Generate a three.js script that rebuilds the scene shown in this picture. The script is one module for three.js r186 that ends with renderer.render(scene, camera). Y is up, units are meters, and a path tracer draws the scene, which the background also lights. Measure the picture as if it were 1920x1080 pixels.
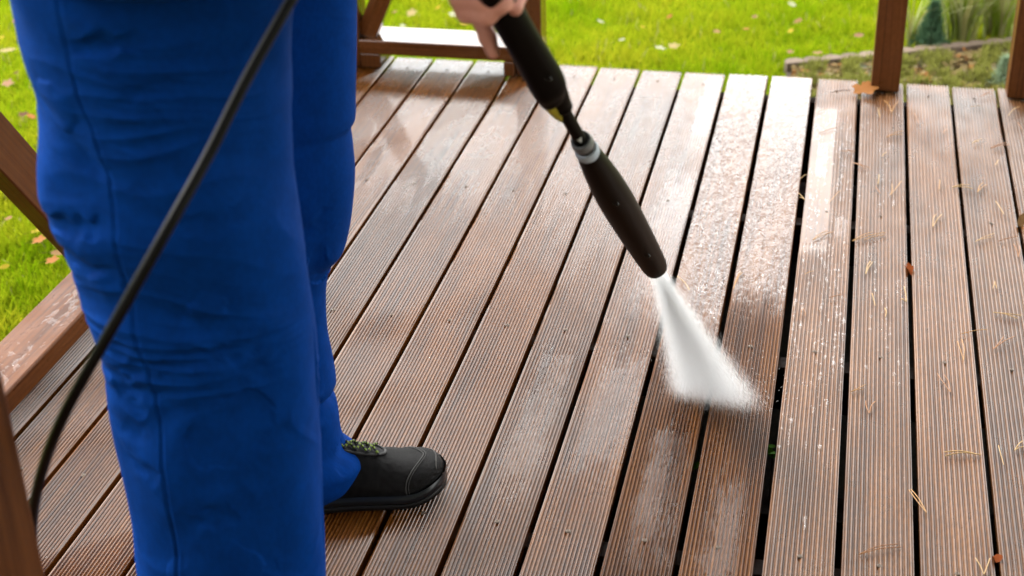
import * as THREE from 'three';
import { mergeGeometries, mergeVertices } from 'three/addons/utils/BufferGeometryUtils.js';
import { RoundedBoxGeometry } from 'three/addons/geometries/RoundedBoxGeometry.js';
import { SimplexNoise } from 'three/addons/math/SimplexNoise.js';

// ---------------------------------------------------------------- camera, sky, sun, exposure
const V = (x, y, z) => new THREE.Vector3(x, y, z);
const scene = new THREE.Scene();
const EYE = V(0, 1.5528, 0), FW = V(-0.1988, -0.476, -0.8567), RT = V(0.9767, -0.0241, -0.2133), UP = V(-0.0808, 0.8791, -0.4697), FPX = 2834.1;
const camera = new THREE.PerspectiveCamera(21.575, 16 / 9, 0.05, 600);
camera.position.copy(EYE);
camera.quaternion.setFromRotationMatrix(new THREE.Matrix4().makeBasis(RT, UP, FW.clone().negate()));
camera.focus = 2.75; camera.userData.fStop = 4.0;
scene.add(camera);
const renderer = new THREE.WebGLRenderer({ antialias: true });
renderer.toneMapping = THREE.LinearToneMapping;
renderer.toneMappingExposure = 5.3;
renderer.shadowMap.enabled = true;

function rng(seed) { let s = seed >>> 0; return () => { s = (s + 0x6d2b79f5) | 0; let t = Math.imul(s ^ (s >>> 15), 1 | s); t = (t + Math.imul(t ^ (t >>> 7), 61 | t)) ^ t; return ((t ^ (t >>> 14)) >>> 0) / 4294967296; }; }
const simplex = new SimplexNoise({ random: rng(7) });
const sn = (x, y) => simplex.noise(x, y), sn3 = (x, y, z) => simplex.noise3d(x, y, z);
const clamp = (x, a = 0, b = 1) => Math.min(b, Math.max(a, x)), lerp = (a, b, t) => a + (b - a) * t;
const smooth = (a, b, x) => { const t = clamp((x - a) / (b - a)); return t * t * (3 - 2 * t); };
const gauss = (r) => (r() + r() + r() + r() - 2) * 1.0;

{ // bright even overcast, a little structure in the cloud
  const W = 512, H = 256, d = new Float32Array(W * H * 4);
  for (let j = 0; j < H; j++) for (let i = 0; i < W; i++) {
    const el = ((j + 0.5) / H - 0.5) * Math.PI, az = (i + 0.5) / W * 2 * Math.PI, o = (j * W + i) * 4, s = Math.max(0, Math.sin(el));
    const x = Math.cos(el) * Math.cos(az) * 1.6, y = Math.sin(el) * 3.2, z = Math.cos(el) * Math.sin(az) * 1.6;
    const n = 0.6 * sn3(x, y, z) + 0.3 * sn3(2.1 * x + 5, 2.1 * y, 2.1 * z) + 0.15 * sn3(4.6 * x, 4.6 * y + 9, 4.6 * z);
    const L = (1.12 + 0.1 * s) * (1 + 0.12 * n);
    d[o] = L; d[o + 1] = L * 1.005; d[o + 2] = L * (1.0 - 0.02 * n); d[o + 3] = 1;
  }
  const t = new THREE.DataTexture(d, W, H, THREE.RGBAFormat, THREE.FloatType);
  t.mapping = THREE.EquirectangularReflectionMapping; t.magFilter = THREE.LinearFilter; t.needsUpdate = true;
  scene.background = t; scene.environment = t;
}
const sun = new THREE.DirectionalLight(new THREE.Color(1, 0.96, 0.9), 1.3);
sun.position.set(-6.8, 6.4, -5.6); sun.target.position.set(-0.4, 0, -2.6);
sun.castShadow = true; sun.shadow.radius = 34; sun.shadow.mapSize.set(2048, 2048);
Object.assign(sun.shadow.camera, { left: -6, right: 6, top: 6, bottom: -6, near: 0.5, far: 30 });
scene.add(sun, sun.target);

// ---------------------------------------------------------------- helpers
const ray = (px, py) => FW.clone().addScaledVector(RT, (px - 960) / FPX).addScaledVector(UP, (540 - py) / FPX);
const atY = (px, py, h = 0) => { const d = ray(px, py); return EYE.clone().addScaledVector(d, (h - EYE.y) / d.y); };
const atD = (px, py, D) => EYE.clone().addScaledVector(ray(px, py).normalize(), D);
const FH = V(-0.226, 0, -0.974), RH = V(0.974, 0, -0.226);
const atF = (px, py, f) => { const d = ray(px, py); return EYE.clone().addScaledVector(d, f / d.dot(FH)); };
const used = {};
function numbered(name) { const n = used[name] = (used[name] ?? -1) + 1; return n ? name + '_' + String(n).padStart(3, '0') : name; }
function tag(o, label, category, group, kind) { if (label) o.userData.label = label; if (category) o.userData.category = category; if (group) o.userData.group = group; if (kind) o.userData.kind = kind; return o; }
function shade(o) { o.traverse((m) => { if (m.isMesh) { m.castShadow = true; m.receiveShadow = true; } }); return o; }
function thing(name, label, category, pos = V(0, 0, 0), group) { const g = new THREE.Group(); g.name = numbered(name); g.position.copy(pos); scene.add(g); return tag(g, label, category, group); }
function mesh(name, geo, mat, parent = scene) { const m = new THREE.Mesh(geo, mat); m.name = parent === scene ? numbered(name) : name; m.castShadow = m.receiveShadow = true; parent.add(m); return m; }
function struct(name, geo, mat) { const m = mesh(name, geo, mat); m.userData.kind = 'structure'; return m; }
function box(x0, x1, y0, y1, z0, z1, r = 0.004) { const g = new RoundedBoxGeometry(x1 - x0, y1 - y0, z1 - z0, 2, r); g.translate((x0 + x1) / 2, (y0 + y1) / 2, (z0 + z1) / 2); return worldUV(g); }
function worldUV(g) { // metres, along the longest side in v
  g.computeBoundingBox(); const p = g.attributes.position, n = g.attributes.normal, uv = new Float32Array(p.count * 2), s = g.boundingBox.getSize(V(0, 0, 0)), ax = s.x > s.y && s.x > s.z ? 0 : s.y > s.z ? 1 : 2;
  for (let i = 0; i < p.count; i++) { const c = [p.getX(i), p.getY(i), p.getZ(i)], m = [n.getX(i), n.getY(i), n.getZ(i)].map(Math.abs), o = [0, 1, 2].filter((k) => k !== ax); uv[2 * i] = m[o[0]] > m[o[1]] ? c[o[1]] : c[o[0]] + 0.21; uv[2 * i + 1] = c[ax]; }
  g.setAttribute('uv', new THREE.BufferAttribute(uv, 2)); return g;
}
function bar(a, b, w, h, up = V(0, 1, 0)) { // squared timber from a to b
  const L = a.distanceTo(b), g = worldUV(new RoundedBoxGeometry(w, h, L, 2, 0.004)), z = b.clone().sub(a).normalize(), x = new THREE.Vector3().crossVectors(up, z).normalize(), y = new THREE.Vector3().crossVectors(z, x);
  g.applyMatrix4(new THREE.Matrix4().makeBasis(x, y, z).setPosition(a.clone().add(b).multiplyScalar(0.5))); return g;
}
function gridGeo(rows, cols, at, closed = false, uvAt) { // at(i, j) -> Vector3
  const P = [], U = [], I = [], w = closed ? cols : cols + 1;
  for (let i = 0; i <= rows; i++) for (let j = 0; j < w; j++) { const p = at(i / rows, j / cols, i, j); P.push(p.x, p.y, p.z); const u = uvAt ? uvAt(i / rows, j / cols) : [j / cols, i / rows]; U.push(u[0], u[1]); }
  for (let i = 0; i < rows; i++) for (let j = 0; j < cols; j++) { const a = i * w + j, b = i * w + (j + 1) % w, c = a + w, d = b + w; I.push(a, b, d, a, d, c); }
  const g = new THREE.BufferGeometry(); g.setAttribute('position', new THREE.Float32BufferAttribute(P, 3)); g.setAttribute('uv', new THREE.Float32BufferAttribute(U, 2)); g.setIndex(I); g.computeVertexNormals(); return g;
}
const interp = (tab, x) => { if (x <= tab[0][0]) return tab[0].slice(1); for (let i = 1; i < tab.length; i++) if (x <= tab[i][0]) { const a = tab[i - 1], b = tab[i], t = (x - a[0]) / (b[0] - a[0]); return a.slice(1).map((v, k) => lerp(v, b[k + 1], t)); } return tab[tab.length - 1].slice(1); };
// smooth interpolation (Catmull-Rom in the table's spacing)
const curve = (tab, x) => {
  let i = 1; while (i < tab.length - 1 && x > tab[i][0]) i++;
  const p0 = tab[Math.max(0, i - 2)], p1 = tab[i - 1], p2 = tab[i], p3 = tab[Math.min(tab.length - 1, i + 1)], h = p2[0] - p1[0], t = clamp((x - p1[0]) / h), t2 = t * t, t3 = t2 * t;
  return p1.slice(1).map((_, k) => { k++; const m1 = p2[0] === p0[0] ? 0 : (p2[k] - p0[k]) / (p2[0] - p0[0]) * h, m2 = p3[0] === p1[0] ? 0 : (p3[k] - p1[k]) / (p3[0] - p1[0]) * h; return (2 * t3 - 3 * t2 + 1) * p1[k] + (t3 - 2 * t2 + t) * m1 + (-2 * t3 + 3 * t2) * p2[k] + (t3 - t2) * m2; });
};
function surfaceNets(f, lo, hi, cell) { // a closed smooth surface where f changes sign (inside < 0)
  const n = [0, 1, 2].map((k) => Math.ceil((hi[k] - lo[k]) / cell) + 1), F = new Float32Array(n[0] * n[1] * n[2]), id = (x, y, z) => (z * n[1] + y) * n[0] + x;
  for (let z = 0; z < n[2]; z++) for (let y = 0; y < n[1]; y++) for (let x = 0; x < n[0]; x++) F[id(x, y, z)] = f(lo[0] + x * cell, lo[1] + y * cell, lo[2] + z * cell);
  const idx = new Int32Array(F.length).fill(-1), P = [], I = [];
  for (let z = 0; z < n[2] - 1; z++) for (let y = 0; y < n[1] - 1; y++) for (let x = 0; x < n[0] - 1; x++) {
    let m = 0; const v = []; for (let k = 0; k < 8; k++) { v[k] = F[id(x + (k & 1), y + (k >> 1 & 1), z + (k >> 2))]; if (v[k] < 0) m |= 1 << k; }
    if (m === 0 || m === 255) continue;
    let c = 0, s = [0, 0, 0];
    for (let a = 0; a < 8; a++) for (const b of [a ^ 1, a ^ 2, a ^ 4]) if (b > a && (v[a] < 0) !== (v[b] < 0)) { const t = v[a] / (v[a] - v[b]); for (let k = 0; k < 3; k++) { const A = a >> k & 1, B = b >> k & 1; s[k] += A + (B - A) * t; } c++; }
    idx[id(x, y, z)] = P.length / 3; P.push(lo[0] + (x + s[0] / c) * cell, lo[1] + (y + s[1] / c) * cell, lo[2] + (z + s[2] / c) * cell);
  }
  for (let z = 1; z < n[2] - 1; z++) for (let y = 1; y < n[1] - 1; y++) for (let x = 1; x < n[0] - 1; x++) {
    const a = F[id(x, y, z)] < 0, q = (p, r, s, t, flip) => flip ? I.push(p, s, r, p, t, s) : I.push(p, r, s, p, s, t);
    if (a !== (F[id(x + 1, y, z)] < 0)) q(idx[id(x, y - 1, z - 1)], idx[id(x, y, z - 1)], idx[id(x, y, z)], idx[id(x, y - 1, z)], !a);
    if (a !== (F[id(x, y + 1, z)] < 0)) q(idx[id(x - 1, y, z - 1)], idx[id(x - 1, y, z)], idx[id(x, y, z)], idx[id(x, y, z - 1)], !a);
    if (a !== (F[id(x, y, z + 1)] < 0)) q(idx[id(x - 1, y - 1, z)], idx[id(x, y - 1, z)], idx[id(x, y, z)], idx[id(x - 1, y, z)], !a);
  }
  const g = new THREE.BufferGeometry(); g.setAttribute('position', new THREE.Float32BufferAttribute(P, 3)); g.setIndex(I); g.computeVertexNormals(); return g;
}
const smin = (a, b, k) => { const h = Math.max(k - Math.abs(a - b), 0) / k; return Math.min(a, b) - h * h * k / 4; };
function capsules(list) { // list of [a, b, ra, rb]
  const L = list.map(([a, b, ra, rb]) => [a.x, a.y, a.z, b.x - a.x, b.y - a.y, b.z - a.z, ra, rb]);
  return (k) => (x, y, z) => { let d = 1; for (const [ax, ay, az, dx, dy, dz, ra, rb] of L) { const t = clamp(((x - ax) * dx + (y - ay) * dy + (z - az) * dz) / (dx * dx + dy * dy + dz * dz + 1e-9)); const e = Math.hypot(x - ax - dx * t, y - ay - dy * t, z - az - dz * t) - lerp(ra, rb, t); d = smin(d, e, k); } return d; };
}
function dataTex(w, h, fn, srgb) { const d = new Uint8Array(w * h * 4); for (let j = 0; j < h; j++) for (let i = 0; i < w; i++) { const c = fn(i, j), o = (j * w + i) * 4; d[o] = clamp(c[0]) * 255; d[o + 1] = clamp(c[1]) * 255; d[o + 2] = clamp(c[2]) * 255; d[o + 3] = 255; } const t = new THREE.DataTexture(d, w, h); t.wrapS = t.wrapT = THREE.MirroredRepeatWrapping; t.magFilter = THREE.LinearFilter; if (srgb) t.colorSpace = THREE.SRGBColorSpace; t.needsUpdate = true; return t; }
const toS = (c) => c <= 0.0031308 ? c * 12.92 : 1.055 * Math.pow(c, 1 / 2.4) - 0.055;
const S3 = (r, g, b) => [toS(r), toS(g), toS(b)];

// ---------------------------------------------------------------- materials
// timber: u across (0.5 m), v along the grain (4 m)
function woodMaps(seed, base, dark, light, wear) {
  const W = 512, H = 2048, gr = new Float32Array(W * H), sp = new Float32Array(W * H), o = seed * 17.3;
  for (let j = 0; j < H; j++) for (let i = 0; i < W; i++) {
    const u = i / W * 0.5, v = j / H * 4, wob = 0.004 * sn(u * 6 + o, v * 0.9);
    const a = sn((u + wob) * 90 + o, v * 1.1 + o), b = sn((u + wob) * 260 + o, v * 3.2), c = sn(u * 500, v * 14 + o), big = sn(u * 9 + o, v * 1.6 + o);
    gr[j * W + i] = 0.5 + 0.22 * a + 0.16 * b + 0.10 * c + 0.2 * big; sp[j * W + i] = sn(u * 320 + o, v * 260) * 0.5 + 0.5 * sn(u * 60, v * 50 + o);
  }
  const map = dataTex(W, H, (i, j) => { const g = clamp(gr[j * W + i]), s = sp[j * W + i]; let c = [0, 1, 2].map((k) => lerp(dark[k], base[k], smooth(0.1, 0.6, g))); c = c.map((x, k) => lerp(x, light[k], smooth(0.55, 1, g) * 0.7)); const f = 1 + wear * 0.35 * s - (s > 0.75 ? 0.3 * wear : 0); return S3(...c.map((x) => x * f * 0.6)); }, true);
  const bump = dataTex(W, H, (i, j) => { const g = gr[j * W + i] * 0.7 + sp[j * W + i] * 0.25 + 0.15; return [g, g, g]; });
  const rough = dataTex(W, H, (i, j) => { const u = i / W * 0.5, v = j / H * 4; const r = 0.62 + 0.2 * sn(u * 14 + o, v * 7) + 0.12 * sp[j * W + i] + 0.14 * (gr[j * W + i] - 0.5); return [r, r, r]; });
  for (const t of [map, bump, rough]) t.repeat.set(2, 0.25);
  return { map, bump, rough };
}
const wWet = woodMaps(1, [0.175, 0.058, 0.0085], [0.072, 0.021, 0.0035], [0.28, 0.105, 0.018], 0.8);
const wDry = woodMaps(2, [0.165, 0.069, 0.024], [0.08, 0.031, 0.01], [0.25, 0.12, 0.052], 1.1);
const wRail = woodMaps(3, [0.12, 0.04, 0.011], [0.06, 0.018, 0.005], [0.17, 0.062, 0.019], 0.5);
const plankMat = (w, tint, rough, coat, coatRough, bump) => new THREE.MeshPhysicalMaterial({ map: w.map, color: new THREE.Color(tint, tint, tint), roughnessMap: w.rough, roughness: rough, bumpMap: w.bump, bumpScale: bump, clearcoat: coat, clearcoatRoughness: coatRough, specularIntensity: 0.12 });
const wetMats = [1, 0.78, 1.18, 0.9, 1.08].map((t) => plankMat(wWet, t, 0.5, 0.85, 0.05, 0.0001));
const dryMats = [1, 0.86, 1.1, 0.94, 1.04].map((t) => plankMat(wDry, t, 0.6, 0.72, 0.09, 0.00016));
const soakedMat = plankMat(wWet, 0.74, 0.5, 0.3, 0.08, 0.0001);
const railMat = plankMat(wRail, 1, 0.45, 0.9, 0.06, 0.0001);
const postMat = plankMat(wRail, 1.25, 0.7, 0, 0.3, 0.0002); postMat.specularIntensity = 0.3;
const TONE = 0.6; // the albedos below were measured at a darker exposure
const std = (r, g, b, rough = 0.6, more = {}) => new THREE.MeshPhysicalMaterial({ color: new THREE.Color().setRGB(r * TONE, g * TONE, b * TONE), roughness: rough, ...more });
const leafy = (r, g, b, more = {}) => std(r, g, b, 0.8, { specularIntensity: 0.12, transmission: 0.35, thickness: 0, side: THREE.DoubleSide, ...more });
const waterMat = new THREE.MeshPhysicalMaterial({ color: 0xffffff, roughness: 0.12, transmission: 1, thickness: 0, ior: 1.33, side: THREE.DoubleSide });
const filmMat = new THREE.MeshPhysicalMaterial({ color: 0xffffff, roughness: 0.09, specularIntensity: 0.55, transmission: 1, thickness: 0, ior: 1.33, side: THREE.DoubleSide });
const frothMat = filmMat.clone(); frothMat.roughness = 0.13; frothMat.specularIntensity = 0.9;
const blackPlastic = std(0.0025, 0.0021, 0.002, 0.5, { specularIntensity: 0.12 });
const rubber = std(0.003, 0.003, 0.003, 0.42, { specularIntensity: 0.28 });
const steel = std(0.16, 0.12, 0.09, 0.45, { metalness: 0.6 });

// ---------------------------------------------------------------- ground, deck
const LAWN = -0.35;
{
  const t = dataTex(512, 512, (i, j) => { const a = sn(i / 9, j / 9), b = sn(i / 40 + 7, j / 40), k = clamp(0.5 + 0.3 * a + 0.3 * b); return S3(lerp(0.05, 0.11, k), lerp(0.085, 0.13, k), 0.003); }, true);
  t.repeat.set(200, 200);
  const g = new THREE.PlaneGeometry(500, 500, 1, 1); g.rotateX(-Math.PI / 2); g.translate(0, LAWN, 0);
  struct('lawn', g, new THREE.MeshPhysicalMaterial({ map: t, roughness: 1, specularIntensity: 0 }));
}
const FAR = -4.173, NEAR = 0.7;
const GAPS = [-1.435, -1.3103, -1.1879, -1.0623, -0.9386, -0.8118, -0.6864, -0.5615, -0.4377, -0.3116, -0.1887, -0.0604, 0.0644, 0.1884, 0.313, 0.4365]; // index 0 is gap -1
for (let k = 0; k < 6; k++) GAPS.push(0.4365 + 0.1245 * (k + 1));
GAPS.unshift(-1.56);
const GW = [0.007, 0.008, 0.010, 0.010, 0.010, 0.010, 0.010, 0.010, 0.010, 0.010, 0.011, 0.011, 0.015, 0.011, 0.010, 0.009, 0.008]; // width of each gap from GAPS[0]
const gw = (i) => GW[i] ?? 0.008;
const ribsOf = (i) => i >= 12 ? 14 : 17, RIBD = 0.0039;
const ribH = (f) => { const t = f - Math.floor(f), d = Math.abs(t - 0.5) * 2; return -RIBD * Math.pow(clamp((d - 0.1) / 0.9), 1.25); }; // 0 on the crown, -RIBD in the groove
// where silt and water fill the grooves of the boards by the jet
const ribK = (i, b, z) => i === 10 ? smooth(-2.86, -2.58, z + 0.05 * sn(b * 5, z * 6)) : i === 11 ? smooth(-3.0, -2.7, z + 0.05 * sn(b * 5, z * 6)) : i === 12 ? 1 - (smooth(-3.98, -3.9, z) * (1 - smooth(-3.12, -3.06, z)) * (1 - smooth(0.52, 0.6, b))) : 1;
function plankGeo(x0, x1, z0, z1, uo, vo, r, bi) {
  const RIBS = ribsOf(bi), pts = [[x0, -0.028], [x0, -0.005], [x0 + 0.0004, -0.0032]], m = 0.0012, n = RIBS * 12, w = x1 - x0 - 2 * m;
  for (let i = 0; i <= n; i++) pts.push([x0 + m + w * i / n, ribH(i / n * RIBS) * (i === 0 || i === n ? 0.9 : 1)]);
  pts.push([x1 - 0.0004, -0.0032], [x1, -0.005], [x1, -0.028]);
  const nz = bi >= 10 && bi <= 12 ? 130 : 6, P = [], N = [], U = [], I = [], ph = r() * 9;
  for (let k = 0; k <= nz; k++) {
    const t = k / nz, z = lerp(z0, z1, t), dy = 0.0006 * Math.sin(ph + 3 * t);
    const row = nz > 6 ? pts.map(([x, y], i) => i < 3 || i > pts.length - 4 ? [x, y] : [x, y * ribK(bi, (x - x0) / (x1 - x0), z)]) : pts;
    for (let i = 0; i < pts.length; i++) {
      const a = row[Math.max(0, i - 1)], b = row[Math.min(pts.length - 1, i + 1)], nx = -(b[1] - a[1]), ny = b[0] - a[0], l = Math.hypot(nx, ny) || 1;
      P.push(row[i][0], row[i][1] + dy, z); N.push(nx / l, ny / l, 0); U.push(pts[i][0] - x0 + uo + (i < 3 || i > pts.length - 4 ? pts[i][1] : 0), z + vo);
    }
  }
  for (let k = 0; k < nz; k++) for (let i = 0; i < pts.length - 1; i++) { const a = k * pts.length + i, b = a + pts.length; I.push(a, b, a + 1, a + 1, b, b + 1); }
  for (const k of [0, nz]) { // end grain, facing out
    const o = P.length / 3, z = k ? z1 : z0, s = k ? 1 : -1, base = k * pts.length;
    for (let i = 0; i < pts.length; i++) for (const y of [P[3 * (base + i) + 1], -0.028]) { P.push(pts[i][0], y, z); N.push(0, 0, s); U.push(pts[i][0] - x0 + uo, y + vo); }
    for (let i = 0; i < pts.length - 1; i++) { const a = o + 2 * i; if (k) I.push(a, a + 1, a + 2, a + 2, a + 1, a + 3); else I.push(a, a + 2, a + 1, a + 2, a + 3, a + 1); }
  }
  const g = new THREE.BufferGeometry(); g.setAttribute('position', new THREE.Float32BufferAttribute(P, 3)); g.setAttribute('normal', new THREE.Float32BufferAttribute(N, 3)); g.setAttribute('uv', new THREE.Float32BufferAttribute(U, 2)); g.setIndex(I); return g;
}
const deck = new THREE.Group(); deck.name = 'deck'; deck.userData.kind = 'structure'; scene.add(deck);
const screwGeo = mergeGeometries([new THREE.CylinderGeometry(0.0042, 0.0046, 0.0016, 12).translate(0, 0.0008, 0), new THREE.TorusGeometry(0.0022, 0.0006, 5, 12).rotateX(Math.PI / 2).translate(0, 0.0017, 0)].map((g) => g.toNonIndexed()));
const JOISTS = [-4.085, -3.29, -2.637, -1.984, -1.33, -0.68, -0.02, 0.6];
{
  const r = rng(11);
  for (let i = 0; i < GAPS.length - 1; i++) {
    const x0 = GAPS[i] + gw(i) / 2, x1 = GAPS[i + 1] - gw(i + 1) / 2, dry = i >= 12;
    const p = mesh('plank', plankGeo(x0, x1, FAR + (r() - 0.5) * 0.012, NEAR, r() * 3, r() * 7, r, i), i === 10 || i === 11 ? soakedMat : (dry ? dryMats : wetMats)[Math.floor(r() * 5)], deck);
    for (const z of JOISTS) { const s = mesh('screw', screwGeo, steel, p); s.position.set((x0 + x1) / 2 + (r() - 0.5) * 0.006, -0.0012, z + (r() - 0.5) * 0.006); }
  }
  const joistMat = plankMat(wRail, 0.3, 0.95, 0, 0.5, 0.0004); joistMat.specularIntensity = 0.1;
  for (const z of JOISTS) mesh('joist', box(-1.55, 1.18, -0.13, -0.0305, z - 0.022, z + 0.022), joistMat, deck);
  for (const z of [-3.7, -2.3, -0.9]) mesh('bearer', box(-1.5, 1.15, -0.25, -0.1305, z - 0.04, z + 0.04), joistMat, deck);
  mesh('rim_board', box(-1.55, 1.18, LAWN + 0.01, -0.1305, -4.107, -4.085), joistMat, deck);
  mesh('rim_board', box(-1.56, -1.54, LAWN + 0.01, -0.0305, -4.08, 0.6), joistMat, deck);
  const soilTex = dataTex(256, 256, (i, j) => { const k = clamp(0.5 + 0.35 * sn(i / 6, j / 6) + 0.3 * sn(i / 30, j / 30)); return S3(lerp(0.008, 0.035, k), lerp(0.006, 0.026, k), lerp(0.004, 0.014, k)); }, true); soilTex.repeat.set(6, 10);
  const g = new THREE.PlaneGeometry(2.72, 4.86); g.rotateX(-Math.PI / 2); g.translate(-0.19, LAWN + 0.004, -1.72);
  struct('soil', g, new THREE.MeshStandardMaterial({ map: soilTex, roughness: 1 }));
}

// the house behind the photographer keeps the light off everything that faces the camera
struct('house_wall', box(-7, 7, LAWN, 3.0, 1.6, 1.9, 0.02), std(0.6, 0.55, 0.46, 0.9));
struct('veranda_roof', box(-1.8, 4.0, 2.72, 2.84, -4.22, 1.598, 0.02), std(0.2, 0.13, 0.08, 0.9));

// unseen hedge, added round the lawn to darken reflections in the wet ribs
{
  const hm = std(0.035, 0.06, 0.02, 0.95), pts = [[-15, 4], [-14, -14], [2, -18], [15, -14], [16, 4]];
  for (let k = 0; k < 4; k++) {
    const a = V(pts[k][0], 0, pts[k][1]), b = V(pts[k + 1][0], 0, pts[k + 1][1]), d = b.clone().sub(a), L = d.length(), nrm = V(-d.z, 0, d.x).normalize();
    const g = gridGeo(14, 90, (i, j) => { const prof = i < 0.45 ? [0.9, i / 0.45] : i < 0.55 ? [0.9 - 18 * (i - 0.45), 1] : [-0.9, 1 - (i - 0.55) / 0.45], p = a.clone().addScaledVector(d, j), h = 2.3 + 0.3 * sn(j * L * 0.4 + k * 9, 1); return p.addScaledVector(nrm, prof[0] + 0.35 * sn3(j * L * 0.9, prof[1] * 4, k)).setY(LAWN + prof[1] * h + 0.2 * sn(j * L * 2, prof[1] * 5)); });
    const t = thing('added_hedge', ['unseen dark green hedge added left of the lawn', 'unseen dark green hedge added beyond the lawn on the left', 'unseen dark green hedge added beyond the lawn on the right', 'unseen dark green hedge added right of the lawn'][k], 'hedge'); mesh('foliage', g, hm, t);
  }
}

// ---------------------------------------------------------------- railings and posts
{
  const t = thing('deck_railing', 'brown timber railing along the far edge of the deck, its wet bottom rail shining white', 'railing', V(0, 0, 0));
  mesh('bottom_rail', box(-1.385, -0.915, 0.046, 0.088, -4.19, -4.057), railMat, t);
  mesh('block', box(-1.384, -1.322, 0.0015, 0.0455, -4.17, -4.06), railMat, t);
  mesh('block', box(-0.948, -0.9155, 0.0015, 0.0455, -4.165, -4.052), railMat, t);
  mesh('post', box(-0.9145, -0.838, 0.0015, 1.0, -4.15, -4.065), railMat, t);
  mesh('post', box(-1.462, -1.3855, 0.0015, 1.0, -4.15, -4.065), railMat, t);
  mesh('brace', bar(V(-1.372, 0.09, -4.105), V(-0.955, 0.99, -4.105), 0.06, 0.045, V(0, 0, 1)), railMat, t);
  mesh('handrail', box(-1.48, -0.82, 1.001, 1.04, -4.18, -4.04), railMat, t);
}
{
  const lowRailMat = plankMat(wRail, 1.25, 0.6, 0.03, 0.2, 0.0004); lowRailMat.specularIntensity = 0.2;
  const t = thing('deck_railing', 'brown timber railing on the left deck edge, its low rail covered with water', 'railing', V(0, 0, 0));
  mesh('bottom_rail', box(-1.555, -1.444, 0.036, 0.082, -4.05, 0.1, 0.006), lowRailMat, t);
  for (const z of [-3.95, -2.75, -1.3, 0.0]) mesh('block', box(-1.545, -1.455, 0.0015, 0.0355, z - 0.04, z + 0.04), railMat, t);
  mesh('brace', bar(V(-1.472, 0.085, -2.575), V(-1.472, 0.93, -1.93), 0.09, 0.044, V(1, 0, 0)), postMat, t);
  mesh('brace', bar(V(-1.5, 0.09, -2.78), V(-1.5, 0.93, -4.0), 0.09, 0.044, V(1, 0, 0)), railMat, t);
  mesh('post', box(-1.54, -1.46, 0.083, 1.0, -2.72, -2.64), railMat, t);
  mesh('post', box(-1.54, -1.46, 0.083, 1.0, -0.2, -0.12), railMat, t);
  mesh('handrail', box(-1.57, -1.43, 1.001, 1.04, -4.03, 0.1), railMat, t);
}
for (const [x0, x1, z, lab] of [[0.094, 0.171, -4.09, 'dark brown square post standing at the far deck edge beside an orange fallen leaf'], [0.459, 0.536, -4.09, 'dark brown square post at the right border, lit orange on its left side']]) {
  const t = thing('deck_post', lab, 'post');
  mesh('shaft', box(x0, x1, 0.003, 2.715, z - 0.077, z), postMat, t);
}
{
  const a = atD(75, 1080, 1.72), t = thing('deck_post', 'reddish brown post close to the camera in the bottom left corner', 'post');
  mesh('shaft', box(a.x - 0.116, a.x - 0.026, 0.003, 1.25, a.z - 0.05, a.z + 0.05, 0.006), postMat, t);
}

// ---------------------------------------------------------------- person
const W0 = V(-0.3659, 0.9964, -1.6183), WA = V(0.1381, -0.7353, -0.6635).normalize(), wandAt = (s) => W0.clone().addScaledVector(WA, s);
const person = thing('person', 'person in blue work trousers and black shoes holding the spray gun over the deck', 'person');
const creaseAt = (x, y, L, wd) => { let best = 0, tot = 0; const len = L.slice(1).map((p, i) => Math.hypot(p[0] - L[i][0], p[1] - L[i][1])), all = len.reduce((a, b) => a + b, 0); for (let i = 0; i < L.length - 1; i++) { const [ax, ay] = L[i], [bx, by] = L[i + 1], dx = bx - ax, dy = by - ay, t = clamp(((x - ax) * dx + (y - ay) * dy) / (dx * dx + dy * dy)), q = Math.hypot(x - ax - dx * t, y - ay - dy * t) / wd, u = (tot + t * len[i]) / all, e = Math.pow(Math.sin(Math.PI * clamp(0.04 + 0.92 * u)), 0.8), v = e * (Math.exp(-q * q) - 0.35 * Math.exp(-(q - 1.9) * (q - 1.9))); if (Math.abs(v) > Math.abs(best)) best = v; tot += len[i]; } return best; };
const segDist = (x, y, L) => { let d = 1e9; for (let i = 0; i < L.length - 1; i++) { const [ax, ay] = L[i], [bx, by] = L[i + 1], dx = bx - ax, dy = by - ay, t = clamp(((x - ax) * dx + (y - ay) * dy) / (dx * dx + dy * dy)); d = Math.min(d, Math.hypot(x - ax - dx * t, y - ay - dy * t)); } return d; };
const SEAM = [[150, -170], [172, 0], [180, 49], [195, 120], [216, 176], [229, 221], [244, 270], [262, 400], [283, 520], [308, 620], [327, 727], [343, 840], [352, 954], [367, 1080], [380, 1230]];
const fabricTex = (() => { const b = dataTex(256, 256, (i, j) => { const w = 0.5 + 0.2 * Math.sin((i + j) * 0.785) + 0.25 * sn(i / 5, j / 5) + 0.2 * sn(i / 30, j / 30); return [w, w, w]; }); b.repeat.set(9, 9); return b; })();
const fabricMap = (() => { const b = dataTex(512, 512, (i, j) => { const k = 0.62 + 0.06 * sn(i / 60, j / 60) + 0.05 * sn(i / 14, j / 20) + 0.03 * sn(i / 3, j / 3); return S3(0.0003 * k, 0.047 * k, 0.28 * k); }, true); b.repeat.set(2.2, 2.2); return b; })();
const trouserMat = new THREE.MeshPhysicalMaterial({ map: fabricMap, roughness: 0.82, bumpMap: fabricTex, bumpScale: 0.0003, specularIntensity: 0.1, sheen: 0.02, sheenColor: new THREE.Color(0.1, 0.3, 0.9), sheenRoughness: 0.6, side: THREE.DoubleSide });
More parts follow.
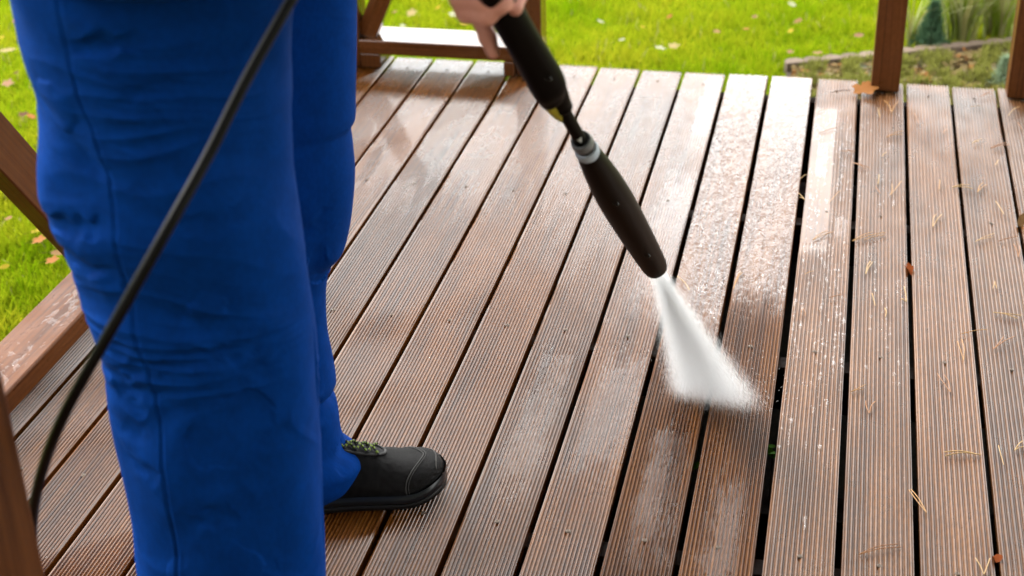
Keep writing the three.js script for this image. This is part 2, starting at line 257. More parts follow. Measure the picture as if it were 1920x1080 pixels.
// wrinkles: bands that run across the leg, bent and broken up
function wrinkles(w, h, seed, amt = 1) {
  const qx = w + 0.05 * sn(w * 5 + seed, h * 4), qy = h + 0.035 * sn(w * 4, h * 5 + seed) + 0.22 * w * sn(h * 2.2 + seed, 3.1);
  const r1 = 1 - Math.abs(sn(qx * 3.2 + seed, qy * 11)), r2 = 1 - Math.abs(sn(qx * 7 + seed * 2, qy * 21 + 4)), big = sn(w * 5 + seed, h * 4.5);
  const amp = 0.45 + 0.55 * smooth(-0.3, 0.7, sn(w * 3 + 9 + seed, h * 3));
  return amt * (amp * (0.0042 * (r1 * r1 - 0.35) + 0.0012 * (r2 * r2 - 0.35)) + 0.009 * big);
}
function legGeo(tab, f0, f1, bulge, creases, seed, py0, py1, sq, amt) {
  const NR = 420, NC = 300;
  return gridGeo(NR, NC, (ti, tj) => {
    const py = lerp(py0, py1, ti), [l, r] = curve(tab, py), f = lerp(f0, f1, clamp(py / 1080, -0.3, 1.3)), A = atF(l, py, f), B = atF(r, py, f), c = A.clone().add(B).multiplyScalar(0.5), e = B.clone().sub(A).multiplyScalar(0.5), a = e.length();
    const th = tj * 2 * Math.PI, C = Math.cos(th), S = Math.sin(th), k = Math.pow(Math.pow(Math.abs(C), sq) + Math.pow(Math.abs(S), sq), -1 / sq), b = a * bulge;
    const px = lerp(l, r, (C * k + 1) / 2), w = th * a, edge = 1 - 0.75 * Math.pow(Math.abs(C), 6);
    let d = wrinkles(w, c.y, seed, amt) * edge;
    if (S < 0.15) for (const [L, wd, dp] of creases) if (L !== SEAM) { const wob = 7 * sn(px / 45, py / 45 + seed), v = creaseAt(px + wob * 0.5, py + wob, L, wd * 2.1); if (v) d -= dp * 0.72 * v * (S < -0.05 ? 1 : clamp((0.15 - S) / 0.2)); } else { const q = segDist(px, py, L) / wd; if (q < 4) { const fade = S < -0.05 ? 1 : clamp((0.15 - S) / 0.2); d += fade * (-dp * Math.exp(-q * q) + 0.0009 * Math.exp(-(px - 8 > 0 ? 1 : 1) * (q - 2.6) * (q - 2.6))); } }
    const n = e.clone().normalize().multiplyScalar(C).addScaledVector(FH, S).normalize();
    return c.addScaledVector(e, C * k).addScaledVector(FH, S * k * b).addScaledVector(n, d);
  }, true, (i, j) => [j * 0.9, i * 1.1]);
}
const NEARTAB = [[-170, 0, 566], [-60, 14, 556], [0, 29, 550], [102, 53, 543], [160, 70, 545], [222, 75, 546], [302, 80, 550], [360, 89, 557], [409, 107, 563], [478, 138, 571], [540, 160, 578], [589, 179, 585], [664, 197, 591], [778, 214, 598], [878, 236, 603], [1067, 264, 607], [1235, 290, 612]];
const FARTAB = [[-120, 350, 664], [0, 352, 669], [96, 350, 669], [183, 352, 667], [222, 354, 666], [238, 356, 658], [270, 357, 661], [328, 362, 665], [414, 372, 657], [463, 380, 645], [492, 385, 625], [518, 390, 613], [608, 395, 613], [671, 400, 623], [715, 404, 629], [728, 408, 626], [738, 412, 617], [748, 414, 627], [765, 416, 632], [828, 424, 644], [853, 428, 674], [866, 432, 680], [900, 440, 662], [938, 452, 612]];
const nearCreases = [[SEAM, 2.6, 0.0026], [[[95, 374], [170, 362], [240, 350]], 9, 0.010], [[[160, 214], [235, 262]], 8, 0.007], [[[180, 24], [240, 14], [310, 13]], 9, 0.009], [[[346, 494], [377, 526]], 6, 0.004], [[[239, 582], [277, 588]], 8, 0.005], [[[239, 743], [308, 746]], 8, 0.006], [[[378, 771], [450, 730], [528, 677]], 22, 0.007], [[[377, 507], [420, 502], [453, 498]], 9, -0.005], [[[465, 563], [566, 549]], 8, -0.004], [[[320, 583], [470, 588], [560, 560]], 7, 0.004], [[[330, 1010], [420, 975], [520, 985]], 20, -0.004], [[[195, 455], [235, 470], [275, 470]], 10, -0.005], [[[100, 110], [150, 140], [160, 190]], 12, -0.005], [[[530, 1080], [575, 1020]], 9, -0.004], [[[230, 170], [320, 190], [330, 130]], 12, 0.003], [[[410, 845], [450, 858]], 10, -0.004], [[[240, 640], [265, 690], [300, 710]], 9, 0.006]];
nearCreases.push([[[205, 655], [300, 612], [450, 592]], 7, 0.005], [[[210, 690], [290, 668], [350, 668]], 6, 0.005], [[[110, 425], [190, 440], [250, 430]], 7, 0.006], [[[300, 330], [420, 345], [520, 318]], 9, 0.004], [[[470, 640], [560, 612]], 6, 0.004], [[[390, 540], [430, 562]], 5, 0.004], [[[250, 800], [310, 812], [336, 800]], 6, 0.005], [[[360, 900], [430, 880], [470, 890]], 9, 0.004], [[[500, 760], [570, 735]], 7, 0.004], [[[260, 120], [330, 95], [400, 100]], 8, 0.004]);
const farCreases = [[[[601, 385], [625, 356]], 8, 0.005], [[[599, 410], [603, 480], [612, 515]], 8, 0.007], [[[560, 390], [600, 392]], 8, 0.004], [[[612, 738], [560, 735]], 7, 0.016], [[[640, 815], [655, 838], [640, 846]], 6, 0.008], [[[600, 770], [610, 860]], 12, 0.006]];
{
  const legs = [legGeo(NEARTAB, 1.71, 1.665, 0.78, nearCreases, 3.7, -160, 1228, 2.3, 1), legGeo(FARTAB, 2.13, 2.12, 0.75, farCreases, 11.2, -115, 937, 2.2, 0.3)];
  const pelvis = surfaceNets((x, y, z) => { const a = capsules([[V(-0.74, 1.1, -1.6), V(-0.78, 1.1, -1.98), 0.2, 0.2]])(0.02)(x, y, z); return Math.max(a * 1, 1.07 - y); }, [-1.05, 1.04, -2.25], [-0.45, 1.34, -1.33], 0.014);
  const puv = new Float32Array(pelvis.attributes.position.count * 2); pelvis.setAttribute('uv', new THREE.BufferAttribute(puv, 2));
  const tr = mesh('trousers', mergeGeometries([...legs, pelvis]), trouserMat, person);
  tag(tr, 'loose royal blue work trousers with a stitched side seam');
  // double welt beside the outer seam
  const welt = (dx, r) => { const pts = []; for (let py = -20; py <= 1220; py += 8) { let sx = 0; for (let i = 0; i < SEAM.length - 1; i++) if (py >= SEAM[i][1] && py <= SEAM[i + 1][1]) sx = lerp(SEAM[i][0], SEAM[i + 1][0], (py - SEAM[i][1]) / (SEAM[i + 1][1] - SEAM[i][1])); if (sx) pts.push([sx + dx, py]); } return pts; };
  void welt;
}
// body: one surface from head to feet; clothes over it
const midOf = (tab, f, py) => { const [l, r] = curve(tab, py); return atF(lerp(l, r, 0.5), py, f); };
const limb = (tab, f, pys, rad) => pys.slice(1).map((py, i) => [midOf(tab, f, pys[i]), midOf(tab, f, py), rad[i], rad[i + 1]]);
const SHO_R = V(-0.72, 1.45, -1.6), SHO_L = V(-0.76, 1.45, -1.97), ELB_R = V(-0.66, 1.2, -1.5), WR_R = atD(842, -98, 1.74);
const handP = (px, py, D) => atD(px, py, D);
const HAND = (() => {
  const c = [];
  const chain = (pts) => { for (let i = 0; i < pts.length - 1; i++) c.push([pts[i][0], pts[i + 1][0], pts[i][1], pts[i + 1][1]]); };
  const P = (px, py, D, r) => [handP(px, py, D), r];
  chain([P(838, -105, 1.745, 0.026), P(852, -62, 1.745, 0.024), P(872, -20, 1.745, 0.018)]); // palm, thumb side
  chain([P(838, -105, 1.755, 0.024), P(860, -85, 1.765, 0.022), P(884, -50, 1.775, 0.016)]); // palm, far side
  chain([P(856, -40, 1.735, 0.018), P(876, 22, 1.712, 0.0125), P(912, 27, 1.69, 0.0118), P(940, 8, 1.682, 0.0098), P(950, -3, 1.682, 0.008)]); // thumb across the near side
  chain([P(852, -48, 1.73, 0.018), P(866, -4, 1.708, 0.0135), P(905, 0, 1.684, 0.0115), P(938, -18, 1.678, 0.0105), P(955, -30, 1.68, 0.009)]); // finger lying above the thumb
  chain([P(876, -24, 1.765, 0.0125), P(902, 36, 1.782, 0.0108), P(914, 70, 1.782, 0.0098), P(924, 97, 1.780, 0.0085)]); // first finger, along the gun
  chain([P(872, -50, 1.775, 0.0125), P(915, -28, 1.795, 0.0105), P(968, -30, 1.765, 0.0098), P(974, -12, 1.712, 0.0092), P(966, 16, 1.694, 0.0085)]); // middle finger round the far side, tip in front
  chain([P(862, -75, 1.775, 0.0122), P(905, -72, 1.79, 0.010), P(952, -75, 1.755, 0.0092), P(958, -58, 1.70, 0.0088), P(948, -36, 1.684, 0.0082)]);
  chain([P(850, -98, 1.77, 0.011), P(888, -108, 1.785, 0.009), P(930, -112, 1.75, 0.0084), P(936, -96, 1.70, 0.008), P(926, -80, 1.684, 0.0074)]);
  return c;
})();
const skin = new THREE.MeshPhysicalMaterial({ color: new THREE.Color().setRGB(0.62, 0.27, 0.21), roughness: 0.5, bumpMap: fabricTex, bumpScale: 0.0003, sheen: 0.15, sheenColor: new THREE.Color(0.8, 0.4, 0.3) });
{
  const HEAD = V(-0.66, 1.7, -1.8), NEVER = 0; void NEVER;
  const body = capsules([[V(-0.76, 1.2, -1.79), V(-0.72, 1.4, -1.79), 0.12, 0.13], [SHO_R, SHO_L, 0.06, 0.06], [V(-0.72, 1.45, -1.79), HEAD.clone().add(V(-0.02, -0.1, 0)), 0.06, 0.055],
    [SHO_R, ELB_R, 0.048, 0.04], [ELB_R, WR_R, 0.04, 0.027], [SHO_L, V(-0.7, 1.17, -2.06), 0.048, 0.04], [V(-0.7, 1.17, -2.06), V(-0.5, 1.16, -1.96), 0.04, 0.027], [V(-0.5, 1.16, -1.96), V(-0.42, 1.17, -1.93), 0.03, 0.02],
    ...limb(NEARTAB, 1.69, [-100, 300, 600, 900, 1150], [0.085, 0.075, 0.055, 0.055, 0.036]), ...limb(FARTAB, 2.125, [-60, 200, 420, 640, 880], [0.075, 0.07, 0.052, 0.05, 0.034]),
    [midOf(FARTAB, 2.125, 880), V(-0.73, 0.06, -2.02), 0.034, 0.028], [midOf(NEARTAB, 1.69, 1150), V(-0.74, 0.06, -1.58), 0.036, 0.028]])(0.03);
  const ell = (x, y, z, c, a, b, d) => (Math.hypot((x - c.x) / a, (y - c.y) / b, (z - c.z) / d) - 1) * Math.min(a, b, d);
  const head = (x, y, z) => { let d = ell(x, y, z, HEAD, 0.098, 0.122, 0.078); d = smin(d, ell(x, y, z, HEAD.clone().add(V(0.03, -0.06, 0)), 0.062, 0.065, 0.055), 0.03); d = smin(d, ell(x, y, z, HEAD.clone().add(V(0.1, -0.02, 0)), 0.022, 0.026, 0.014), 0.015); d = smin(d, ell(x, y, z, HEAD.clone().add(V(0.085, -0.07, 0)), 0.012, 0.008, 0.022), 0.01); for (const s of [-1, 1]) { d = -smin(-d, ell(x, y, z, HEAD.clone().add(V(0.094, 0.012, 0.032 * s)), 0.014, 0.011, 0.016), 0.01); d = smin(d, ell(x, y, z, HEAD.clone().add(V(-0.005, -0.01, 0.078 * s)), 0.02, 0.032, 0.009), 0.008); } return d; };
  const hands = capsules(HAND)(0.006), all = (x, y, z) => { let d = body(x, y, z); if (y > 1.5) d = smin(d, head(x, y, z), 0.02); return d; };
  const wr = WR_R, gBody = surfaceNets(all, [-1.02, 0.0, -2.2], [-0.3, 1.86, -1.35], 0.012);
  const gHead = surfaceNets(head, [-0.8, 1.55, -1.91], [-0.52, 1.85, -1.69], 0.005);
  const lo = [9, 9, 9], hi = [-9, -9, -9]; for (const [a, b, ra, rb] of HAND) for (const [p, q] of [[a, ra], [b, rb]]) [p.x, p.y, p.z].forEach((v, k) => { lo[k] = Math.min(lo[k], v - q - 0.008); hi[k] = Math.max(hi[k], v + q + 0.008); });
  void wr; void gHead;
  const gHand = surfaceNets(hands, lo, hi, 0.0025);
  const b = mesh('body', mergeGeometries([gBody, gHead, gHand].map((g) => { g.setAttribute('uv', new THREE.Float32BufferAttribute([...Array(g.attributes.position.count)].flatMap((_, i) => [g.attributes.position.getX(i) * 3, g.attributes.position.getY(i) * 3]), 2)); return g; })), skin, person);
  tag(b, 'bare right hand wrapped round the black gun, first finger stretched along it');
  const nail = new THREE.SphereGeometry(1, 14, 8, 0, Math.PI * 2, 0, Math.PI / 2); const nc = handP(941, 4, 1.6735), nx = RT.clone().multiplyScalar(0.85).addScaledVector(UP, 0.5).normalize(), ny = FW.clone().negate().addScaledVector(UP, -0.2).normalize(), nz = new THREE.Vector3().crossVectors(nx, ny);
  nail.applyMatrix4(new THREE.Matrix4().makeBasis(nx.multiplyScalar(0.0072), ny.multiplyScalar(0.0016), nz.multiplyScalar(0.0052)).setPosition(nc));
  mesh('fingernail', nail, std(0.55, 0.3, 0.27, 0.25, { clearcoat: 0.4 }), person);
  // jacket and hair, above the picture
  const jk = capsules([[V(-0.76, 1.14, -1.79), V(-0.72, 1.38, -1.79), 0.19, 0.18], [SHO_R, SHO_L, 0.085, 0.085], [SHO_R, ELB_R, 0.075, 0.062], [ELB_R, WR_R.clone().lerp(ELB_R, 0.25), 0.062, 0.046], [SHO_L, V(-0.7, 1.17, -2.06), 0.075, 0.062], [V(-0.7, 1.17, -2.06), V(-0.54, 1.16, -1.98), 0.062, 0.046]])(0.06);
  mesh('jacket', (() => { const g = surfaceNets((x, y, z) => Math.max(jk(x, y, z) + 0.004 * sn(x * 12, y * 16 + z * 12), 1.08 - y), [-1.05, 1.04, -2.25], [-0.4, 1.62, -1.33], 0.014); g.setAttribute('uv', new THREE.Float32BufferAttribute([...Array(g.attributes.position.count)].flatMap((_, i) => [g.attributes.position.getX(i), g.attributes.position.getY(i)]), 2)); return g; })(), trouserMat, person);
  mesh('hair', surfaceNets((x, y, z) => Math.max(ell(x, y, z, HEAD.clone().add(V(-0.01, 0.008, 0)), 0.108, 0.128, 0.087), (x - HEAD.x - 0.045) - (y - HEAD.y - 0.05) * 0.9, HEAD.y - 0.06 - y), [-0.82, 1.6, -1.93], [-0.5, 1.87, -1.67], 0.008), std(0.03, 0.018, 0.01, 0.7), person);
}
// shoes: x runs to the toe
function shoe(heel, dir) {
  const g = new THREE.Group(); g.name = 'shoe'; person.add(g);
  const L = 0.302, prof = [[0, 0.016, 0.085, 0.0], [0.02, 0.034, 0.105, 0], [0.06, 0.041, 0.118, 0], [0.1, 0.043, 0.115, 0], [0.14, 0.045, 0.104, 0.001], [0.18, 0.049, 0.092, 0.003], [0.215, 0.053, 0.080, 0.005], [0.245, 0.053, 0.071, 0.006], [0.27, 0.047, 0.062, 0.005], [0.287, 0.036, 0.052, 0.003], [0.297, 0.022, 0.042, 0.002], [0.302, 0.004, 0.032, 0.001]];
  const SB = 0.026, at = (t) => curve(prof, t * L);
  const toe = (x) => 0.014 * smooth(0.2, 0.302, x) * smooth(0.2, 0.302, x); // toe spring
  const upper = gridGeo(90, 80, (ti, tj) => { const x = (1 - Math.pow(1 - ti, 1.4)) * L, [w, h, off] = curve(prof, x), a = tj * Math.PI, C = Math.cos(a), S = Math.sin(a), e = 2.4, k = Math.pow(Math.pow(Math.abs(C), e) + Math.pow(S, e), -1 / e), y0 = SB + toe(x) - 0.004; const tight = 1 - 0.3 * smooth(0.2, 0.9, S * k) * smooth(0.25, 0.1, x); const cr = 0.0012 * Math.sin(x * 210) * smooth(0.17, 0.19, x) * smooth(0.235, 0.215, x) * S; return V(x, y0 + (h - y0 + toe(x)) * S * k + cr, off + w * C * k * tight + 0.0008 * sn(x * 60, a * 4)); }, false);
  const leather = std(0.008, 0.0075, 0.0075, 0.5, { specularIntensity: 0.2, bumpMap: fabricTex, bumpScale: 0.0003 });
  const up = mesh('upper', upper, leather, g);
  const outline = (grow, drop, top) => gridGeo(24, 120, (ti, tj) => { const a = tj * 2 * Math.PI, side = a < Math.PI ? 1 : -1, u = a < Math.PI ? a / Math.PI : 2 - a / Math.PI, sx = (1 - Math.cos(u * Math.PI)) / 2, x = -0.007 + sx * (L + 0.012), [w, , off] = curve(prof, sx * L); const ww = (sx < 0.02 ? w * Math.sqrt(sx / 0.02) : w) * (1 + grow / 0.045); const lip = Math.sin(clamp(ti * 1.0) * Math.PI); return V(x, lerp(drop, top, ti) + toe(x) * (0.9 + 0.1 * ti), off + side * (ww - 0.004 + 0.004 * lip)); }, true);
  mesh('sole', mergeGeometries([outline(0.004, 0.0, 0.014), outline(0.0005, 0.0, 0.0005)]), std(0.004, 0.004, 0.0045, 0.5, { specularIntensity: 0.5 }), g);
  mesh('midsole', outline(0.0075, 0.013, 0.031), std(0.008, 0.011, 0.015, 0.3, { specularIntensity: 0.6 }), g);
  // toe cap seam, throat with its rolled edge and laces
  const onUpper = (x, a) => { const [w, h, off] = curve(prof, x), C = Math.cos(a), S = Math.sin(a), k = Math.pow(Math.pow(Math.abs(C), 2.4) + Math.pow(S, 2.4), -1 / 2.4), y0 = SB + toe(x) - 0.004, tight = 1 - 0.3 * smooth(0.2, 0.9, S * k) * smooth(0.25, 0.1, x); return V(x, y0 + (h - y0 + toe(x)) * S * k + 0.0006, off + w * C * k * tight); };
  const tube = (pts, r, closed) => new THREE.TubeGeometry(new THREE.CatmullRomCurve3(pts, !!closed), Math.max(24, pts.length * 5), r, 7, !!closed);
  const capPts = []; for (let i = 0; i <= 20; i++) { const a = lerp(0.08, Math.PI - 0.08, i / 20), x = 0.262 - 0.030 * Math.pow(Math.abs(Math.cos(a)), 1.5) - 0.006 * Math.sin(a * 3); capPts.push(onUpper(x, a)); }
  mesh('seam', mergeGeometries([tube(capPts, 0.0011), tube(capPts.map((p) => p.clone().add(V(0.0045, 0.0002, 0))), 0.0007)]), std(0.035, 0.034, 0.031, 0.7), g);
  const cap2 = []; for (let i = 0; i <= 14; i++) { const a = lerp(0.7, Math.PI - 0.5, i / 14); cap2.push(onUpper(0.29 - 0.006 * Math.abs(Math.cos(a)), a)); }
  mesh('scuff', tube(cap2, 0.0011), std(0.06, 0.057, 0.052, 0.8), g);
  const thr = []; for (let i = 0; i < 22; i++) { const q = i / 22 * 2 * Math.PI; thr.push(onUpper(0.152 + 0.052 * Math.cos(q), Math.PI / 2 + 0.42 * Math.sin(q)).add(V(0, 0.0012, 0))); }
  mesh('collar', tube(thr, 0.0028, true), std(0.008, 0.008, 0.008, 0.6), g);
  const tong = gridGeo(12, 12, (i, j) => onUpper(0.152 + (i - 0.5) * 0.1, Math.PI / 2 + (j - 0.5) * 0.78 * Math.sqrt(Math.max(0.02, 1 - Math.pow((i - 0.5) * 2, 2)))).add(V(0, 0.0014, 0)));
  mesh('tongue', tong, std(0.03, 0.03, 0.032, 0.9), g);
  const la = [], lb = [], r = rng(5);
  for (let k = 0; k < 5; k++) { const x = 0.192 - k * 0.019; for (const s of [-1, 1]) { const a = onUpper(x, Math.PI / 2 + s * 0.36), b = onUpper(x - 0.019, Math.PI / 2 - s * 0.36); const pts = [0, 0.25, 0.5, 0.75, 1].map((t) => a.clone().lerp(b, t).add(V(0, 0.004 + 0.005 * Math.sin(t * Math.PI) + (s > 0 ? 0.002 : 0), (r() - 0.5) * 0.002))); const cv = new THREE.CatmullRomCurve3(pts); for (let q = 0; q < 9; q++) { const c = []; for (let m = 0; m <= 3; m++) c.push(cv.getPoint((q + m / 3) / 9)); (q % 2 ? la : lb).push(new THREE.TubeGeometry(new THREE.CatmullRomCurve3(c), 4, 0.0023, 6)); } } }
  mesh('lace', mergeGeometries(lb), std(0.015, 0.015, 0.015, 0.8), g); mesh('lace', mergeGeometries(la), std(0.17, 0.26, 0.01, 0.7), g);
  up.castShadow = true;
  const d = dir.clone().normalize(); g.matrixAutoUpdate = true; g.position.copy(heel); g.rotation.y = Math.atan2(-d.z, d.x);
  return g;
}
tag(shoe(V(-0.889, 0.003, -1.953), V(0.92, 0, -0.39)), 'black leather safety shoe with black and lime green laces');
shoe(V(-0.9, 0.003, -1.545), V(0.97, 0, -0.2));

// ---------------------------------------------------------------- spray gun, hose
{
  const t = thing('spray_gun', 'black pressure washer gun with a long spray lance, held over the wet boards', 'pressure washer gun');
  const n = EYE.clone().sub(wandAt(0.3)).normalize(), e1 = new THREE.Vector3().crossVectors(WA, n).normalize().negate(), e2 = new THREE.Vector3().crossVectors(e1, WA).normalize();
  if (e1.dot(RT) < 0) e1.negate(); if (e2.dot(n) < 0) e2.negate();
  const P = (s, x, y) => wandAt(s).addScaledVector(e1, x).addScaledVector(e2, y);
  const loft = (tab0, s0, s1, sq = 2.6, rows = 60, cols = 40) => { const tab = tab0.map(([s, a, b, x = 0, y = 0]) => [s, a, b, x, y]), g = gridGeo(rows, cols, (i, j) => { const s = lerp(s0, s1, i), [rx, ry, ox = 0, oy = 0] = curve(tab, s), a = j * 2 * Math.PI, C = Math.cos(a), S = Math.sin(a), k = Math.pow(Math.pow(Math.abs(C), sq) + Math.pow(Math.abs(S), sq), -1 / sq); return P(s, ox + rx * C * k, oy + ry * S * k); }, true); return g; };
  mesh('gun_body', loft([[-0.26, 0.002, 0.002], [-0.255, 0.015, 0.018], [-0.22, 0.018, 0.022], [-0.1, 0.0195, 0.023], [-0.02, 0.0205, 0.0235], [0.06, 0.0212, 0.024], [0.12, 0.0228, 0.025], [0.143, 0.0225, 0.025, -0.001], [0.158, 0.0195, 0.021, -0.003], [0.176, 0.014, 0.016, -0.006], [0.183, 0.003, 0.003, -0.006]], -0.26, 0.183, 2.9, 110, 48), blackPlastic, t);
  mesh('coupling', loft([[0.14, 0.012, 0.012, 0.008], [0.17, 0.0125, 0.013, 0.006], [0.2, 0.0115, 0.012, 0.003], [0.213, 0.0105, 0.011, 0.002], [0.217, 0.002, 0.002, 0]], 0.14, 0.217, 2.2), blackPlastic, t);
  const ye = loft([[0.16, 0.002, 0.006, -0.013], [0.166, 0.0075, 0.009, -0.0135], [0.195, 0.0072, 0.009, -0.0115], [0.222, 0.005, 0.007, -0.009], [0.242, 0.001, 0.001, -0.008]], 0.16, 0.242, 3, 24, 20);
  mesh('trigger_lock', ye, std(0.5, 0.4, 0.01, 0.5), t);
  mesh('rod', loft([[0.19, 0.0088, 0.0088], [0.3, 0.0088, 0.0088], [0.345, 0.0092, 0.0092]], 0.19, 0.345, 2), blackPlastic, t);
  const ringGeo = (s0, s1, r0, r1) => loft([[s0 - 0.0001, r0 * 0.8, r0 * 0.8], [s0, r0, r0], [s1, r1, r1], [s1 + 0.0001, r1 * 0.8, r1 * 0.8]], s0 - 0.0001, s1 + 0.0001, 2, 40, 48);
  mesh('collar_ring', ringGeo(0.303, 0.318, 0.0135, 0.0148), std(0.2, 0.21, 0.23, 0.4), t);
  mesh('collar_neck', ringGeo(0.318, 0.3285, 0.0128, 0.0128), std(0.01, 0.01, 0.01, 0.5), t);
  mesh('white_band', ringGeo(0.3285, 0.343, 0.0152, 0.0164), std(0.6, 0.68, 0.8, 0.5), t);
  mesh('lance', loft([[0.343, 0.0158, 0.0158], [0.36, 0.0178, 0.0178], [0.4, 0.0212, 0.0212], [0.45, 0.0242, 0.0242], [0.5, 0.0256, 0.0256], [0.55, 0.0256, 0.0256], [0.62, 0.0246, 0.0246], [0.7, 0.0226, 0.0226], [0.745, 0.0212, 0.0212], [0.768, 0.0196, 0.0196], [0.777, 0.0172, 0.0172], [0.78, 0.012, 0.012], [0.7805, 0.004, 0.004]], 0.343, 0.7805, 2.15, 160, 64), std(0.0045, 0.0025, 0.002, 0.45, { specularIntensity: 0.22 }), t);
  mesh('nozzle', loft([[0.778, 0.005, 0.005], [0.788, 0.004, 0.004], [0.789, 0.001, 0.001]], 0.778, 0.789, 2, 10, 20), steel, t);
  // moulded screw holes: dark cups with a lit rim
  const slot = (s, x, rad) => { const c = P(s, x, Math.sqrt(Math.max(0, rad * rad - x * x)) + 0.0004), g = new THREE.TorusGeometry(0.0042, 0.0011, 8, 24), o = n.clone().multiplyScalar(0.9).addScaledVector(e1, x / rad * 0.7).normalize(); g.scale(1.25, 0.7, 1); const y = WA.clone().negate().addScaledVector(e1, 0.9).normalize(), xx = new THREE.Vector3().crossVectors(y, o).normalize(), yy = new THREE.Vector3().crossVectors(o, xx); g.applyMatrix4(new THREE.Matrix4().makeBasis(xx, yy, o).setPosition(c)); return g; };
  for (const [s, x, rad] of [[0.094, 0.003, 0.0245], [0.462, -0.003, 0.0246], [0.665, -0.002, 0.0238]]) mesh('screw_hole', slot(s, x, rad), std(0.006, 0.006, 0.006, 0.25), t);
  for (const [s, x, rad] of [[0.075, 0.0205, 0.0215], [0.43, 0.0205, 0.0232], [0.652, 0.0215, 0.0236]]) { const g = new THREE.SphereGeometry(0.0022, 12, 8); g.translate(...P(s, x, Math.sqrt(Math.max(0, rad * rad - x * x)) * 0.6).toArray()); mesh('screw', g, steel, t); }
  // white arrow printed on the rod
  const ar = gridGeo(1, 8, (i, j) => { const x = (j - 0.5) * 0.0085 * (1 - i * 0.94), s = 0.283 + 0.0115 * i; return P(s, x - 0.001, Math.sqrt(0.0091 * 0.0091 - x * x) + 0.0005); });
  mesh('arrow_mark', ar, std(0.75, 0.78, 0.8, 0.6, { side: THREE.DoubleSide }), t);
  // grip and trigger above the picture
  const gp = new THREE.CapsuleGeometry(0.017, 0.1, 6, 16); const c0 = P(-0.23, -0.035, -0.005), q = new THREE.Quaternion().setFromUnitVectors(V(0, 1, 0), e1.clone().multiplyScalar(-0.75).addScaledVector(WA, -0.65).normalize()); gp.applyQuaternion(q); gp.translate(...c0.toArray()); mesh('grip', gp, blackPlastic, t);
  const pts = [P(-0.245, -0.08, -0.005), P(-0.33, -0.16, 0.0), V(-0.53, 1.19, -1.45), atD(590, -80, 1.6), atD(545, 0, 1.585), atD(463, 146, 1.57), atD(391, 290, 1.56), atD(299, 456, 1.55), atD(206, 622, 1.58), atD(120, 778, 1.66), atD(77, 890, 1.76), atD(60, 985, 1.86), atD(62, 1080, 1.96), V(-0.98, 0.2, -1.32), V(-1.02, 0.05, -1.3), V(-0.98, 0.0105, -1.15), V(-0.9, 0.0105, -0.7), V(-0.95, 0.0105, 0.2)];
  const h = mesh('hose', new THREE.TubeGeometry(new THREE.CatmullRomCurve3(pts, false, 'centripetal'), 300, 0.0061, 16), rubber);
  tag(h, 'black rubber hose hanging in a long curve in front of the blue trousers', 'hose');
}

